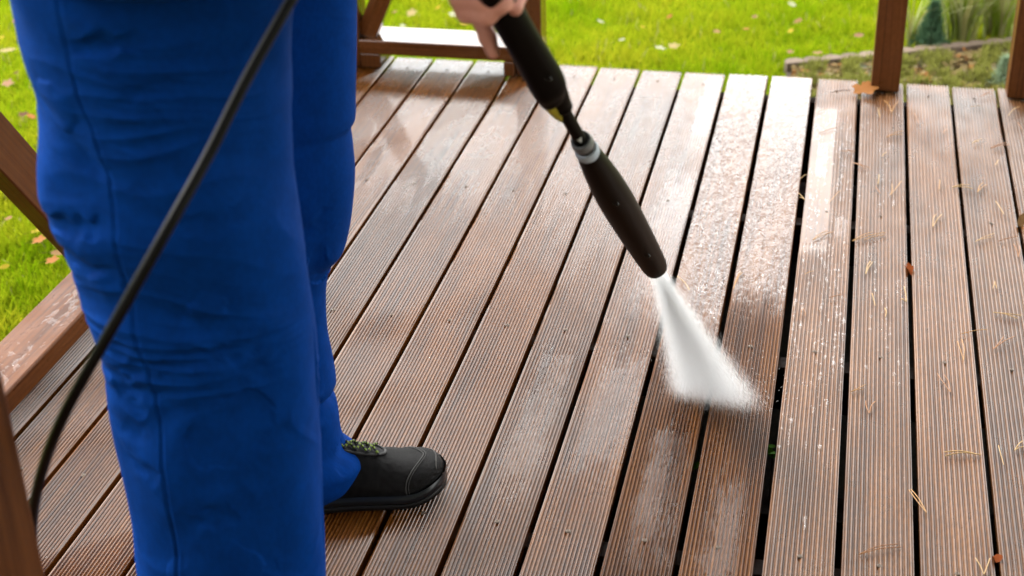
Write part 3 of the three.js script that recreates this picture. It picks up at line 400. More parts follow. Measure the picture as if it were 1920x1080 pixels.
// ---------------------------------------------------------------- water on the boards
{
  const parts = [], froth = [];
  const bump01 = (a, b, c, d, x) => smooth(a, b, x) * (1 - smooth(c, d, x));
  const film = (i, mask, ripple, z0, z1, into = parts) => {
    const x0 = GAPS[i] + gw(i) / 2 + 0.0015, x1 = GAPS[i + 1] - gw(i + 1) / 2 - 0.0015, nx = 74, nz = Math.ceil((z1 - z0) / 0.0026);
    into.push(gridGeo(nz, nx, (a, b) => {
      const x = lerp(x0, x1, b), z = lerp(z0, z1, a), edge = Math.min(b, 1 - b) * (x1 - x0), nn = 0.5 * sn(x * 55, z * 30) + 0.5 * sn(x * 22 + 3, z * 11), m = clamp(mask(b, z, nn)), rp = ripple(b, z);
      const wx = x + 0.003 * sn(x * 60, z * 60), f1 = sn(wx * 62 + i * 7, z * 56 + 1.5 * sn(x * 30, z * 12)), f2 = sn(wx * 170, z * 125 + i), f3 = sn(x * 28 + i, z * 14);
      const h = lerp(-0.0042, into === froth ? 0.0029 : 0.0006, m) + rp * m * (into === froth ? 0.0026 * f1 + 0.0006 * f2 + 0.0005 * f3 : 0.001 * f1 + 0.0005 * f2 + 0.0003 * f3) - 0.0012 * Math.pow(1 - smooth(0, 0.005, edge), 2) - (a === 0 || a === 1 ? 0.002 : 0);
      return V(x, h, z);
    }));
  };
  film(10, (b, z, n) => 1 - smooth(-2.82, -2.6, z + 0.09 * n), (b, z) => 0.5 + 0.7 * bump01(-4.1, -3.6, -2.7, -2.5, z), FAR + 0.004, -2.5, froth);
  film(11, (b, z, n) => 1 - smooth(-2.98, -2.72, z + 0.08 * n), (b, z) => 0.4 + 0.9 * bump01(-3.9, -3.3, -2.8, -2.6, z), FAR + 0.004, -2.6, froth);
  for (let i = 2; i <= 9; i++) { const e = [0, 0, -3.2, -3.05, -2.95, -3.0, -3.1, -2.9, -2.75, -2.7][i]; film(i, (b, z, n) => 0.76 * (1 - smooth(e - 0.5, e + 0.1, z + 0.10 * sn(b * 2 + i, z * 2.5))) + 0.03 * sn(b * 1.5 + 7 * i, z * 1.2), () => 0.015, FAR + 0.004, e + 0.3); }
  film(9, (b, z, n) => Math.max(bump01(-4.2, -4.1, -3.75, -3.5, z) * smooth(0.5, 0.62, b + 0.1 * n), 0.98 * bump01(-3.55, -3.35, -2.85, -2.65, z + 0.1 * n) * smooth(0.12, 0.5, b + 0.2 * n)) - 0.12, (b, z) => 0.4, FAR + 0.004, -2.55);
  film(9, (b, z, n) => 0.92 * bump01(-2.62, -2.45, -2.25, -2.1, z + 0.08 * n) * smooth(0.1, 0.3, b) * (0.77 + 0.08 * n), () => 0.3, -2.68, -2.0);
  film(8, (b, z, n) => 0.9 * bump01(-2.62, -2.5, -2.2, -2.0, z + 0.1 * n) * bump01(0.08, 0.35, 0.7, 0.95, b + 0.1 * n) * (0.77 + 0.08 * n), () => 0.25, -2.7, -1.75);
  film(10, (b, z, n) => 0.8 * bump01(-2.36, -2.26, -2.05, -1.85, z + 0.06 * n) * bump01(0.15, 0.4, 0.85, 1, b + 0.1 * n), () => 0.3, -2.42, -1.7);
  film(11, (b, z, n) => 0.78 * bump01(-2.25, -2.1, -1.6, -1.4, z + 0.06 * n) * bump01(0.1, 0.4, 0.65, 0.9, b + 0.12 * n), () => 0.2, -2.3, -1.4);
  film(12, (b, z, n) => Math.max(0.93 * bump01(-3.75, -3.7, -3.5, -3.42, z + 0.03 * n) * bump01(0.1, 0.16, 0.4, 0.5, b + 0.05 * n), bump01(-3.28, -3.25, -3.16, -3.13, z + 0.01 * n) * bump01(0.66, 0.7, 0.93, 0.97, b)), (b, z) => 0.3 + 0.4 * (z < -3.55), -4.02, -3.0);
  parts.push(gridGeo(420, 60, (a, b) => { const z = lerp(-2.78, -1.7, a), x = lerp(-1.552, -1.447, b), n = 0.6 * sn(x * 40, z * 18) + 0.4 * sn(x * 90, z * 50), m = clamp(smooth(0.18, 0.45, b + 0.12 * n) * (1 - smooth(0.86, 0.97, b)) * (0.5 + 0.6 * n + 0.3 * sn(z * 7, 2)));
    return V(x, 0.082 + lerp(-0.0025, 0.0009, m) + m * (0.0005 * sn(x * 130, z * 150) + 0.0004 * sn(x * 60 + 3, z * 80)), z); }));
  tag(mesh('water_film', mergeGeometries(froth), frothMat), 'rippled bubbly water flooding the two boards behind the jet', 'water', null, 'stuff');
  tag(mesh('water_film', mergeGeometries(parts), filmMat), 'rippled sheet of clear water covering the boards around the spray', 'water', null, 'stuff');
}
{
  // beads standing on the ribs
  const r = rng(21), RIBS = 14, M = [], m4 = new THREE.Matrix4(), q = new THREE.Quaternion(), e = new THREE.Euler();
  const bead = (x, z, a, h, l) => { e.set(0, (r() - 0.5) * 0.5, 0); M.push(m4.clone().compose(V(x, 0.0001, z), q.setFromEuler(e), V(a, h, l))); };
  const ribX = (i, k) => { const x0 = GAPS[i] + gw(i) / 2 + 0.0012, x1 = GAPS[i + 1] - gw(i + 1) / 2 - 0.0012; return lerp(x0, x1, (k + 0.5) / RIBS); };
  for (let n = 0; n < 5200; n++) { // broken rivulets on the boards right of the spray
    const i = 12 + Math.floor(Math.pow(r(), 1.6) * 4), k = Math.floor(r() * RIBS), z = lerp(-3.95, -1.9, r()), act = sn(k * 3.7 + i * 11, z * 2.3) + 0.5 * sn(k * 9.1, z * 9) - 0.35 * (i - 12) - 0.9 * smooth(-2.7, -2.1, z) + (i === 12 || i === 13 ? 0.25 : 0);
    if (act < 0.25) continue;
    bead(ribX(i, k) + (r() - 0.5) * 0.0035, z, 0.0016 + 0.003 * r() * r(), 0.0012 + 0.0014 * r(), 0.002 + 0.01 * r() * r());
  }
  for (let n = 0; n < 2600; n++) { const i = 2 + Math.floor(r() * 14); bead(lerp(GAPS[i] + 0.008, GAPS[i + 1] - 0.008, r()), lerp(-3.9, -1.7, r()), 0.0004 + 0.0006 * r(), 0.0005, 0.0004 + 0.0010 * r()); }
  const g = new THREE.SphereGeometry(1, 10, 6, 0, Math.PI * 2, 0, Math.PI / 2);
  const im = new THREE.InstancedMesh(g, waterMat, M.length); M.forEach((m, k) => im.setMatrixAt(k, m)); im.name = 'water_drops'; im.castShadow = im.receiveShadow = true; scene.add(im);
  tag(im, 'small clear water drops standing on the ribs of the boards', 'water drops', null, 'stuff');
}
{
  // flat fan jet from the nozzle to the boards: many short streaks of water
  const r = rng(31), N = wandAt(0.786), A = atY(1270, 735), B = atY(1428, 768), n = new THREE.Vector3().crossVectors(A.clone().sub(N), B.clone().sub(N)).normalize();
  const g = new THREE.OctahedronGeometry(1, 0), M = [], m4 = new THREE.Matrix4(), q = new THREE.Quaternion(), z0 = V(0, 0, 1);
  const drop = (p, d, w, l) => { q.setFromUnitVectors(z0, d); M.push(m4.clone().compose(p, q, V(w, w, l))); };
  for (let k = 0; k < 340000; k++) {
    const t = Math.pow(r(), 0.66), u0 = (r() * 2 - 1) * 0.98 + gauss(r) * 0.14, u = clamp(u0 + 0.02 * sn(u0 * 9, 1), -1.25, 1.25), x = (u + 1) / 2;
    const end = A.clone().lerp(B, x).addScaledVector(n, gauss(r) * 0.022), p = N.clone().lerp(end, t), d = end.clone().sub(N).normalize();
    { const j = gauss(r) * (0.011 + 0.010 * t), jy = gauss(r) * 0.016; p.x += j; p.z += jy; }
    if (p.y < 0.001) continue;
    if (r() < 0.85 * smooth(0.1, 1.1, u) || r() < 0.5 * smooth(-0.7, -1.15, u) || r() < 0.3 * smooth(0.9, 1, t)) continue;
    drop(p, d, 0.000018 + 0.000012 * r(), 0.005 + 0.006 * r());
  }
  for (let k = 0; k < 250; k++) { // rebound, flying on low over the boards behind the jet
    const x = r(), p = A.clone().lerp(B, x * 1.1), h = Math.pow(r(), 2.2) * 0.09, a = (r() - 0.45) * 2.2, l = r() * 0.16;
    p.x += Math.sin(a) * l + 0.01; p.z -= Math.abs(Math.cos(a)) * l * 0.8 - 0.006; p.y = 0.002 + h * (0.25 + l * 5);
    drop(p, V(Math.sin(a), 0.5, -Math.cos(a)).normalize(), 0.00016 + 0.00012 * r(), 0.001 + 0.002 * r());
  }
  const im = new THREE.InstancedMesh(g, std(1.45, 1.46, 1.47, 1, { transmission: 0.75, thickness: 0, specularIntensity: 0.3 }), M.length); M.forEach((m, k) => im.setMatrixAt(k, m)); im.name = 'water_spray'; im.castShadow = im.receiveShadow = true; scene.add(im);
  tag(im, 'white fan of spray shooting from the lance onto the boards', 'water spray', null, 'stuff');
}

// ---------------------------------------------------------------- pine needles on the deck
const ORD = ['', 'first', 'second', 'third', 'fourth', 'fifth', 'sixth', 'seventh', 'eighth', 'ninth', 'tenth', 'eleventh', 'twelfth', 'thirteenth', 'fourteenth', 'fifteenth', 'sixteenth', 'seventeenth', 'eighteenth', 'nineteenth', 'twentieth'];
{
  const NE = [ // pixel ends; a third point makes a V that is joined at the first
    [1862, 586, 1915, 592, 1908, 598], [1802, 626, 1852, 618], [1807, 675, 1795, 640, 1803, 636], [1862, 655, 1902, 631, 1881, 632], [1782, 735, 1757, 700, 1770, 703], [1595, 735, 1622, 722, 1618, 730], [1630, 775, 1623, 752, 1641, 753], [1839, 853, 1770, 848, 1772, 855], [1872, 835, 1882, 872],
    [1737, 961, 1704, 919, 1708, 918], [1610, 1040, 1689, 1026, 1683, 1020], [1845, 1077, 1829, 1047, 1856, 1047], [1902, 845, 1917, 827, 1920, 838], [1555, 558, 1577, 552], [1505, 578, 1502, 592, 1510, 592], [1509, 514, 1526, 508], [1623, 514, 1636, 492, 1632, 490], [1699, 566, 1690, 562, 1695, 538], [1641, 573, 1635, 550], [1660, 593, 1659, 578],
    [1865, 528, 1861, 541, 1869, 541], [1375, 542, 1391, 511, 1388, 509], [1270, 518, 1293, 544], [1672, 211, 1658, 189, 1684, 190], [1536, 250, 1568, 240], [1576, 283, 1604, 283, 1602, 286], [1662, 257, 1694, 246, 1692, 252], [1714, 212, 1723, 232], [1532, 211, 1551, 205], [1768, 249, 1775, 242], [1819, 200, 1840, 199], [1836, 182, 1865, 169, 1861, 176], [1823, 269, 1840, 261, 1835, 266], [1857, 278, 1893, 272, 1886, 268], [1890, 217, 1911, 200], [1654, 294, 1662, 286], [1909, 230, 1916, 242], [1647, 203, 1650, 219],
    [1500, 335, 1512, 328], [1510, 376, 1497, 362, 1499, 370], [1555, 379, 1575, 357], [1524, 450, 1562, 435, 1552, 433], [1599, 305, 1630, 315, 1624, 318], [1646, 345, 1648, 328], [1651, 362, 1642, 349], [1669, 366, 1672, 345, 1690, 340], [1761, 355, 1762, 337], [1785, 351, 1824, 354, 1818, 347], [1833, 360, 1843, 343, 1850, 346], [1882, 401, 1867, 378], [1598, 452, 1660, 436, 1636, 435], [1620, 450, 1658, 440], [1749, 425, 1755, 402, 1766, 402], [1828, 453, 1865, 438, 1862, 444], [1872, 452, 1908, 443], [1909, 482, 1900, 458, 1911, 460], [1866, 309, 1872, 301],
  ];
  const mats = [std(0.5, 0.25, 0.06, 0.5), std(0.38, 0.15, 0.035, 0.5), std(0.6, 0.38, 0.15, 0.55)], r = rng(41);
  const items = NE.map((p) => { const pts = []; for (let i = 0; i < p.length; i += 2) pts.push(atY(p[i], p[i + 1], 0.003)); const c = pts[0].clone().add(pts[1]).multiplyScalar(0.5); let bi = 0; while (bi < GAPS.length - 2 && c.x > GAPS[bi + 1]) bi++; return { pts, c, bi }; });
  const names = { 10: 'soaked board left of the jet end', 11: 'flat soaked board behind the jet', 12: 'first ribbed board right of the jet', 13: 'second ribbed board right of the jet', 14: 'third ribbed board right of the jet', 15: 'fourth ribbed board right of the jet', 16: 'fifth ribbed board right of the jet', 17: 'board at the right border' };
  const by = {}; items.forEach((it) => (by[it.bi] ??= []).push(it));
  for (const bi in by) {
    by[bi].sort((a, b) => a.c.z - b.c.z);
    by[bi].forEach((it, k) => {
      const d = it.pts[1].clone().sub(it.pts[0]), dir = Math.abs(d.x) > Math.abs(d.z) ? 'across' : 'along', vee = it.pts.length > 2, gs = [];
      for (let e = 1; e < it.pts.length; e++) { const a = it.pts[0].clone(), b = it.pts[e], m = a.clone().lerp(b, 0.5).add(V((r() - 0.5) * 0.006, 0.0015 + 0.003 * r(), (r() - 0.5) * 0.006)); if (e > 1) a.y += 0.0006; gs.push([new THREE.CatmullRomCurve3([a, m, b.clone().add(V(0, 0.001 * r(), 0))]), e]); }
      const lab = `tan pine needle${vee ? ' pair' : ''}, ${k ? ORD[k + 1] + ' from far end' : 'farthest one'}, on ${names[bi] ?? 'the deck'}`;
      const t = thing('pine_needle', lab, 'pine needle', it.pts[0], 'pine needles on the deck'), mt = mats[Math.floor(r() * 3)], th = 0.00075 + 0.0003 * r();
      for (const [cv] of gs) { const g = new THREE.TubeGeometry(cv, 10, th, 5); g.translate(-it.pts[0].x, -it.pts[0].y, -it.pts[0].z); mesh('needle', g, mt, t); }
      void dir;
    });
  }
}

// ---------------------------------------------------------------- fallen leaves
function leafGeo(seed, kind) { // unit leaf in the xz plane, curled; kind 0 oval, 1 lobed
  const r = rng(seed), n = 26, P = [0, 0, 0], I = [], U = [0.5, 0.5];
  for (let i = 0; i < n; i++) {
    const a = i / n * Math.PI * 2; let rad = kind ? 0.32 + 0.2 * Math.pow(Math.abs(Math.cos(a * 2.5)), 1.5) + 0.05 * (i % 2) : 0.5 * (1 / Math.sqrt(Math.pow(Math.cos(a), 2) + Math.pow(Math.sin(a) / 0.55, 2))); rad *= 0.93 + 0.14 * r();
    const x = rad * Math.cos(a), z = rad * Math.sin(a); P.push(x, 0.26 * z * z + 0.1 * x * x + 0.05 * (r() - 0.5), z); U.push(x + 0.5, z + 0.5);
  }
  for (let i = 0; i < n; i++) I.push(0, 1 + (i + 1) % n, 1 + i);
  const g = new THREE.BufferGeometry(); g.setAttribute('position', new THREE.Float32BufferAttribute(P, 3)); g.setAttribute('uv', new THREE.Float32BufferAttribute(U, 2)); g.setIndex(I); g.computeVertexNormals(); return g;
}
const LEAF = [0, 0, 1, 0, 1, 0].map((k, i) => leafGeo(50 + i, k));
const LM = { tan: leafy(0.33, 0.19, 0.08), pale: leafy(0.4, 0.31, 0.13), pink: leafy(0.36, 0.2, 0.12), brown: leafy(0.12, 0.05, 0.02), orange: leafy(0.4, 0.16, 0.04), yellow: leafy(0.4, 0.3, 0.015), white: leafy(0.4, 0.4, 0.26), red: leafy(0.36, 0.09, 0.025) };
const stemGeo = new THREE.TubeGeometry(new THREE.CatmullRomCurve3([V(-0.42, 0.02, 0), V(-0.75, 0.06, 0.03), V(-0.98, 0.03, 0.06)]), 6, 0.016, 5);
{
  const r = rng(61);
  const L = [ // pixel, size in metres, colour, turn, label
    [30, 38, 0.05, 'pink', 0.6, 'pinkish fallen leaf on the lawn by the left edge of the trousers, top of photo'], [14, 94, 0.085, 'pale', 0.5, 'large pale tan fallen leaf on the lawn near the top left border'], [14, 156, 0.06, 'pink', 2.4, 'pinkish tan fallen leaf on the lawn below the large pale one'], [44, 214, 0.05, 'brown', 1.2, 'dark brown fallen leaf on the lawn left of the trousers above the slanted brace'], [59, 218, 0.05, 'orange', 2.6, 'orange fallen leaf touching a dark brown one on the lawn'], [3, 70, 0.04, 'yellow', 1, 'small yellow fallen leaf at the left border of the lawn'], [70, 432, 0.055, 'yellow', 0.2, 'yellow fallen leaf on the lawn just under the slanted brace'], [73, 450, 0.06, 'orange', 0.1, 'orange fallen leaf on the lawn below the yellow one under the slanted brace'], [16, 409, 0.04, 'tan', 1, 'small tan fallen leaf at the left border under the slanted brace'], [109, 474, 0.06, 'tan', 0.2, 'tan fallen leaf on the lawn beside the trousers, next to the wet low rail'], [108, 455, 0.04, 'pale', 2, 'small pale fallen leaf on the lawn beside the blue trouser knee'], [98, 488, 0.055, 'orange', 0.1, 'flat orange fallen leaf lowest of those left of the trousers'], [30, 136, 0.03, 'brown', 0.4, 'small brown fallen leaf between two pinkish ones on the left lawn'], [8, 500, 0.04, 'yellow', 0.4, 'yellow speck of a leaf on the lawn at the left border above the low rail'],
    [772, 24, 0.06, 'pale', 0.3, 'pale tan fallen leaf on the lawn between the trousers and the hand'], [851, 26, 0.06, 'white', 1.7, 'cream fallen leaf standing up on the lawn just left of the hand'], [740, 22, 0.03, 'tan', 1, 'small tan fallen leaf on the lawn above the far low rail'], [821, 14, 0.04, 'yellow', 1, 'yellow fallen leaf on the lawn beside the hand, near the top border'], [755, 48, 0.035, 'white', 0.4, 'small whitish fallen leaf just above the far low rail'], [870, 45, 0.045, 'yellow', 0.2, 'yellow fallen leaf on the lawn right below the hand'],
    [1485, 8, 0.055, 'white', 2.2, 'white fallen leaf on the lawn at the top border left of the post'], [1496, 39, 0.05, 'tan', 0.5, 'tan fallen leaf on the lawn above the yellow one'], [1482, 58, 0.05, 'yellow', 1.1, 'bright yellow fallen leaf on the lawn left of the post'], [1610, 66, 0.055, 'pink', 0.3, 'pinkish fallen leaf on the lawn close to the post'], [1532, 99, 0.055, 'tan', 2.0, 'tan fallen leaf on the lawn above the log edging'], [1482, 97, 0.035, 'pink', 0.4, 'faint pinkish fallen leaf left of the tan one above the log edging'], [1344, 59, 0.04, 'tan', 0.4, 'small tan fallen leaf in the middle of the far lawn'], [1399, 54, 0.04, 'orange', 0.5, 'small orange fallen leaf in the middle of the far lawn'], [1255, 31, 0.04, 'orange', 0.6, 'small orange fallen leaf on the lawn above the curled pale leaves'], [1238, 90, 0.06, 'white', 0.2, 'curled pale leaf, left one of the two lying together behind the deck edge'], [1263, 86, 0.06, 'pale', 1.4, 'curled pale leaf, right one of the two lying together behind the deck edge'], [1166, 74, 0.035, 'white', 0.3, 'small white fallen leaf on the lawn right of the gun'], [1415, 31, 0.035, 'pink', 0.3, 'faint pink fallen leaf on the far lawn near the top border'], [1126, 40, 0.045, 'white', 2.3, 'greyish white fallen leaf on the lawn right of the hand'], [1205, 50, 0.03, 'yellow', 2.3, 'tiny yellow fallen leaf on the lawn between two whitish ones'],
  ];
  for (const [px, py, s, c, turn, lab] of L) {
    const p = atY(px, py, LAWN + 0.045), t = thing('fallen_leaf', lab, 'leaf', p, 'leaves on the lawn');
    const k = Math.floor(r() * 6), a = mesh('blade', LEAF[k], LM[c], t), b = mesh('stem', stemGeo, LM.brown, t); for (const o of [a, b]) { o.scale.setScalar(s * 0.72); } t.rotation.set((r() - 0.5) * 0.5 + 0.2, turn + r() * 0.4, (r() - 0.5) * 0.5);
  }
  const deckLeaf = (px, py, s, c, rot, lab, h = 0.012, kind = 2) => { const t = thing('fallen_leaf', lab, 'leaf', atY(px, py, h)); const a = mesh('blade', LEAF[kind], LM[c], t), b = mesh('stem', stemGeo, LM.brown, t); a.scale.setScalar(s); b.scale.set(s * 1.3, s, s); t.rotation.set(...rot); return t; };
  deckLeaf(1622, 167, 0.075, 'orange', [0.15, 0.15, 0.1], 'orange and yellow lobed leaf lying on the deck against the post', 0.012);
  deckLeaf(1634, 163, 0.04, 'yellow', [0.3, 1.2, 0.2], 'small yellow leaf under the orange one against the post', 0.012, 4);
  deckLeaf(1705, 505, 0.03, 'red', [0.9, 0.4, 0.9], 'red brown leaf stuck in a gap between two boards right of the jet', -0.002);
  deckLeaf(1870, 1047, 0.024, 'red', [0.7, 0.2, 0.9], 'crumpled brown leaf wedged in the gap near the bottom right corner', 0.0, 0);
  deckLeaf(1917, 412, 0.035, 'tan', [0.8, 1.2, 0.5], 'tan curled leaf on the right border of the deck', 0.012, 0);
}

// ---------------------------------------------------------------- log edging, planting bed, plants
const E0 = atY(1475, 139, LAWN), E1 = atY(1895, 97, LAWN), EDIR = E1.clone().sub(E0).setY(0).normalize();
{
  const t = thing('log_edging', 'low edging of weathered half logs between the lawn and the planting bed', 'edging'), r = rng(71);
  const lm = [std(0.14, 0.095, 0.06, 0.9), std(0.175, 0.12, 0.08, 0.9), std(0.115, 0.075, 0.05, 0.9)].map((m) => { m.bumpMap = wDry.bump; m.bumpScale = 0.002; m.map = null; return m; });
  const w = 0.07, L = E0.distanceTo(E1) + 1.2;
  for (let k = 0; k < L / w; k++) {
    const s = new THREE.Shape(); s.moveTo(-w / 2 + 0.001, 0); for (let q = 0; q <= 12; q++) { const a = Math.PI - q / 12 * Math.PI; s.lineTo(Math.cos(a) * (w / 2 - 0.001), 0.022 + Math.sin(a) * 0.026); } s.lineTo(w / 2 - 0.001, 0);
    const g = new THREE.ExtrudeGeometry(s, { depth: 0.055 + 0.003 * r(), bevelEnabled: true, bevelSize: 0.002, bevelThickness: 0.003, bevelSegments: 1 }); g.rotateX(-Math.PI / 2);
    const m = mesh('half_log', g, lm[Math.floor(r() * 3)], t); m.position.copy(E0).addScaledVector(EDIR, (k + 0.5) * w).setY(LAWN - 0.02); m.rotation.y = Math.atan2(-EDIR.z, EDIR.x);
  }
  const bn = V(-EDIR.z, 0, EDIR.x), bed = [E0.clone(), E0.clone().addScaledVector(EDIR, 2.2), E0.clone().addScaledVector(EDIR, 2.2).setZ(-4.0), V(E0.x - 0.02, LAWN, -4.0)]; void bn;
  const sh = new THREE.Shape(bed.map((p) => new THREE.Vector2(p.x, -p.z))), g = new THREE.ShapeGeometry(sh); g.rotateX(-Math.PI / 2); g.translate(0, LAWN + 0.008, 0);
  struct('planting_bed', g, std(0.05, 0.035, 0.02, 1));
  const st = thing('stone_slab', 'grey green flat stone in the planting bed behind the deck edge, left of the post', 'stone', atY(1634, 137, LAWN + 0.02));
  const sg = new RoundedBoxGeometry(0.1, 0.03, 0.14, 3, 0.01); for (let i = 0; i < sg.attributes.position.count; i++) { const p = sg.attributes.position; p.setY(i, p.getY(i) + 0.006 * sn(p.getX(i) * 20, p.getZ(i) * 20)); } mesh('slab', sg, std(0.1, 0.11, 0.08, 0.9), st);
  // litter and low green plants covering the bed
  const lg = [], M = [[], [], [], [], []], m4 = new THREE.Matrix4(), q = new THREE.Quaternion(), e = new THREE.Euler(); void lg;
  for (let k = 0; k < 11000; k++) {
    const a = r() * 1.15, zf = lerp(E0.z + EDIR.z * a + 0.03, -4.1, r()), x = E0.x + EDIR.x * a + (r() - 0.5) * 0.05; const p = V(x, LAWN + 0.012 + 0.03 * r(), zf); if (p.z < E0.z + (p.x - E0.x) * EDIR.z / EDIR.x + 0.03 || p.x < E0.x + 0.02) continue;
    const gsel = sn(p.x * 7, p.z * 7) + 0.5 * (r() - 0.5), kind = gsel > -0.02 ? 0 : r() < 0.5 ? 1 : r() < 0.5 ? 2 : r() < 0.6 ? 3 : 4, s = kind === 0 ? 0.016 + 0.014 * r() : 0.012 + 0.02 * r(); e.set((r() - 0.5) * 1.3, r() * 6.3, (r() - 0.5) * 1.3); M[kind].push(m4.clone().compose(p, q.setFromEuler(e), V(s, s, s)));
  }
  const cm = [leafy(0.3, 0.31, 0.06), leafy(0.25, 0.18, 0.07), leafy(0.28, 0.2, 0.085), leafy(0.38, 0.17, 0.05), leafy(0.3, 0.24, 0.13)];
  const tuft = mergeGeometries([0, 1, 2, 3, 4].map((k) => gridGeo(3, 1, (i, j) => V((j - 0.5) * 0.16 * (1 - i * i * 0.95), i * 1.3, 0.7 * i * i)).rotateY(k * 1.3)));
  ['ground_cover', 'leaf_litter', 'leaf_litter', 'leaf_litter', 'leaf_litter'].forEach((nm, k) => { const im = new THREE.InstancedMesh(k === 0 ? tuft : LEAF[k], cm[k], M[k].length); M[k].forEach((m, i) => im.setMatrixAt(i, m)); im.name = numbered(nm); im.castShadow = im.receiveShadow = true; scene.add(im); tag(im, ['low green leaves creeping over the planting bed', 'brown leaf litter covering the planting bed', 'tan leaf litter covering the planting bed', 'orange leaf litter in the planting bed', 'pale dry leaf litter in the planting bed'][k], k ? 'leaf litter' : 'ground cover', null, 'stuff'); });
}
function conifer(name, label, pos, h, w, col, seed, n) {
  const r = rng(seed), t = thing(name, label, 'shrub', pos), P = [], I = [];
  mesh('trunk', new THREE.CylinderGeometry(0.003, 0.008, h * 0.8, 7).translate(0, h * 0.4, 0), std(0.08, 0.05, 0.03, 0.9), t);
  for (let k = 0; k < n; k++) { // short needles along rising twigs
    const y = Math.pow(r(), 1.3), a = r() * 6.283, rad = w * (1 - y * 0.92) * Math.sqrt(r()) * (0.75 + 0.35 * sn(Math.cos(a) * 2 + seed, y * 4 + Math.sin(a) * 2)), c = V(Math.cos(a) * rad, y * h + 0.01, Math.sin(a) * rad), d = V(Math.cos(a) + (r() - 0.5) * 1.4, 0.8 + r(), Math.sin(a) + (r() - 0.5) * 1.4).normalize(), l = 0.014 + 0.016 * r(), s = V(r() - 0.5, r() - 0.5, r() - 0.5).cross(d).normalize().multiplyScalar(0.0013 + 0.0008 * r()), o = P.length / 3;
    const e = c.clone().addScaledVector(d, l); P.push(c.x - s.x, c.y - s.y, c.z - s.z, c.x + s.x, c.y + s.y, c.z + s.z, e.x, e.y, e.z); I.push(o, o + 1, o + 2);
  }
  const g = new THREE.BufferGeometry(); g.setAttribute('position', new THREE.Float32BufferAttribute(P, 3)); g.setIndex(I); g.computeVertexNormals(); const m = mesh('foliage', g, col, t); m.userData.kind = 'stuff'; return t;
}
conifer('dwarf_conifer', 'small blue green conifer behind the log edging, right of the post', atY(1743, 95, LAWN + 0.0), 0.17, 0.085, leafy(0.14, 0.27, 0.15), 81, 3600);
conifer('silver_shrub', 'low silvery green shrub at the deck edge beside the right post', atY(1878, 166, LAWN + 0.02), 0.1, 0.05, leafy(0.42, 0.55, 0.36), 83, 1100);
function ornGrass(label, pos, n, hMin, hMax, spread, seed, mats) {
  const r = rng(seed), t = thing('ornamental_grass', label, 'grass clump', pos), geos = mats.map(() => []);
  for (let k = 0; k < n; k++) { const a = r() * 6.283, h = lerp(hMin, hMax, r()), lean = spread * (0.3 + r()) , b = V(Math.cos(a) * 0.06 * r(), 0, Math.sin(a) * 0.06 * r()), w = 0.0022 + 0.003 * r(); const sx = -Math.sin(a), sz = Math.cos(a); geos[Math.floor(r() * mats.length)].push(gridGeo(7, 1, (i, j) => { const q = i * i * lean * h, ww = w * (1 - i * i) * (j - 0.5) * 2; return V(b.x + Math.cos(a) * q + sx * ww, h * i * (1 - 0.25 * i * lean), b.z + Math.sin(a) * q + sz * ww); })); }
  mats.forEach((m, i) => { if (geos[i].length) { const o = mesh('leaf_blade', mergeGeometries(geos[i]), m, t); o.userData.kind = 'stuff'; } });
}
{
  const mm = [leafy(0.5, 0.52, 0.24), leafy(0.3, 0.42, 0.04), leafy(0.42, 0.4, 0.15)];
  ornGrass('tall pale ornamental grass behind the log edging, between the two posts', atY(1800, 78, LAWN), 200, 0.25, 0.55, 0.7, 91, mm);
  ornGrass('pale ornamental grass on the lawn beside the right post', atY(1870, 70, LAWN), 130, 0.2, 0.5, 0.6, 92, mm);
  ornGrass('thin pale grass stems just right of the middle post', atY(1705, 84, LAWN), 36, 0.16, 0.34, 0.9, 93, mm);
}
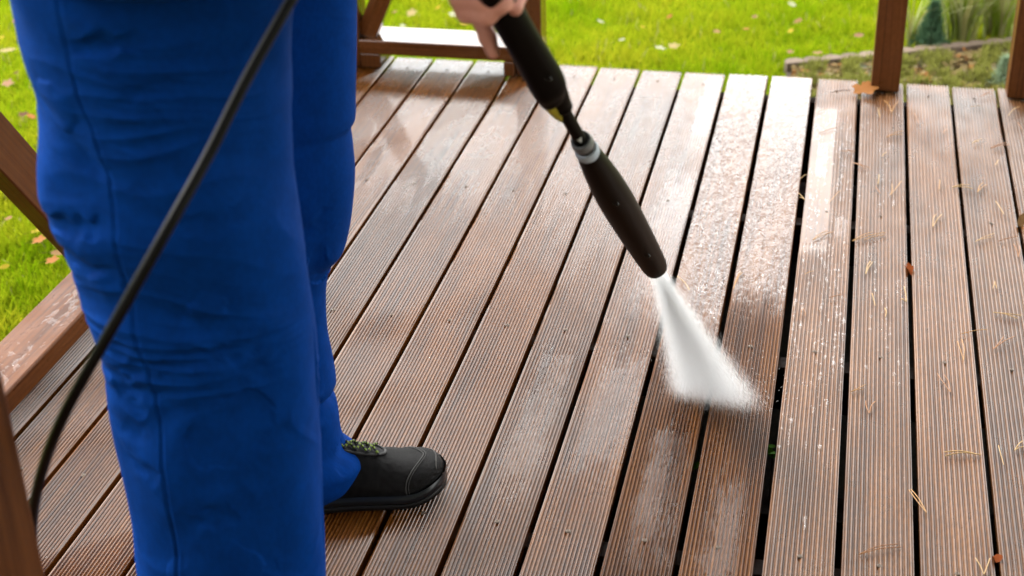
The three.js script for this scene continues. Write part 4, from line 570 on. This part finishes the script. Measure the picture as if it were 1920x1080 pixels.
// weeds showing in the gaps
for (const [px, py, k, lab] of [[1308, 872, 0, 'small green weed growing in the gap below the jet'], [1448, 852, 1, 'bright green weed leaf in the gap right of the jet']]) {
  const t = thing('weed', lab, 'weed', atY(px, py, -0.03)), r = rng(100 + k);
  for (let i = 0; i < 4; i++) { const m = mesh('leaf', LEAF[1], leafy(0.1, 0.3, 0.02), t); m.scale.setScalar(0.016 + 0.008 * r()); m.position.set((r() - 0.5) * 0.01, 0.012 * r(), (r() - 0.5) * 0.03); m.rotation.set((r() - 0.5) * 1.4, r() * 6, (r() - 0.5) * 1.4); }
  mesh('stem', new THREE.CylinderGeometry(0.001, 0.0015, 0.32, 6).translate(0, -0.16, 0), LM.brown, t);
}
// ---------------------------------------------------------------- lawn grass
{
  const r = rng(111), blade = gridGeo(3, 1, (i, j) => V((j - 0.5) * 0.0055 * (1 - i * i * 0.9), i, 0.35 * i * i)), areas = [[-4.6, 2.6, -8.2, -4.2, 150000], [-4.6, -1.58, -4.2, -1.2, 75000]], M = [], C = [], m4 = new THREE.Matrix4(), q = new THREE.Quaternion(), e = new THREE.Euler(), c = new THREE.Color();
  for (const [x0, x1, z0, z1, n] of areas) for (let k = 0; k < n; k++) {
    const x = lerp(x0, x1, r()), z = lerp(z0, z1, r()); if (x > E0.x - 0.02 && z > E0.z + (x - E0.x) * EDIR.z / EDIR.x - 0.05 && x < E0.x + 2.2) continue;
    const h = (0.022 + 0.03 * r()) * (1 + 0.35 * sn(x * 2.5, z * 2.5)); e.set((r() - 0.5) * 0.9, r() * 6.283, (r() - 0.5) * 0.9); M.push(m4.clone().compose(V(x, LAWN, z), q.setFromEuler(e), V(0.8 + 0.5 * r(), h, h)));
    const y = clamp(0.5 + 0.42 * sn(x * 0.9 + 4, z * 0.9) + 0.25 * sn(x * 4, z * 4) + 0.5 * (r() - 0.5)); c.setRGB(lerp(0.24, 0.47, y), lerp(0.40, 0.49, y), lerp(0.004, 0.02, y)); if (r() < 0.02) c.setRGB(0.42, 0.4, 0.13); C.push(c.clone());
  }
  const im = new THREE.InstancedMesh(blade, leafy(1, 1, 1, { roughness: 0.9, specularIntensity: 0, transmission: 0.5 }), M.length); M.forEach((m, k) => { im.setMatrixAt(k, m); im.setColorAt(k, C[k]); }); im.name = 'grass'; im.castShadow = im.receiveShadow = true; scene.add(im);
  tag(im, 'short bright green grass of the lawn', 'grass', null, 'stuff');
}
void shade; void mergeVertices; void interp;
renderer.render(scene, camera);
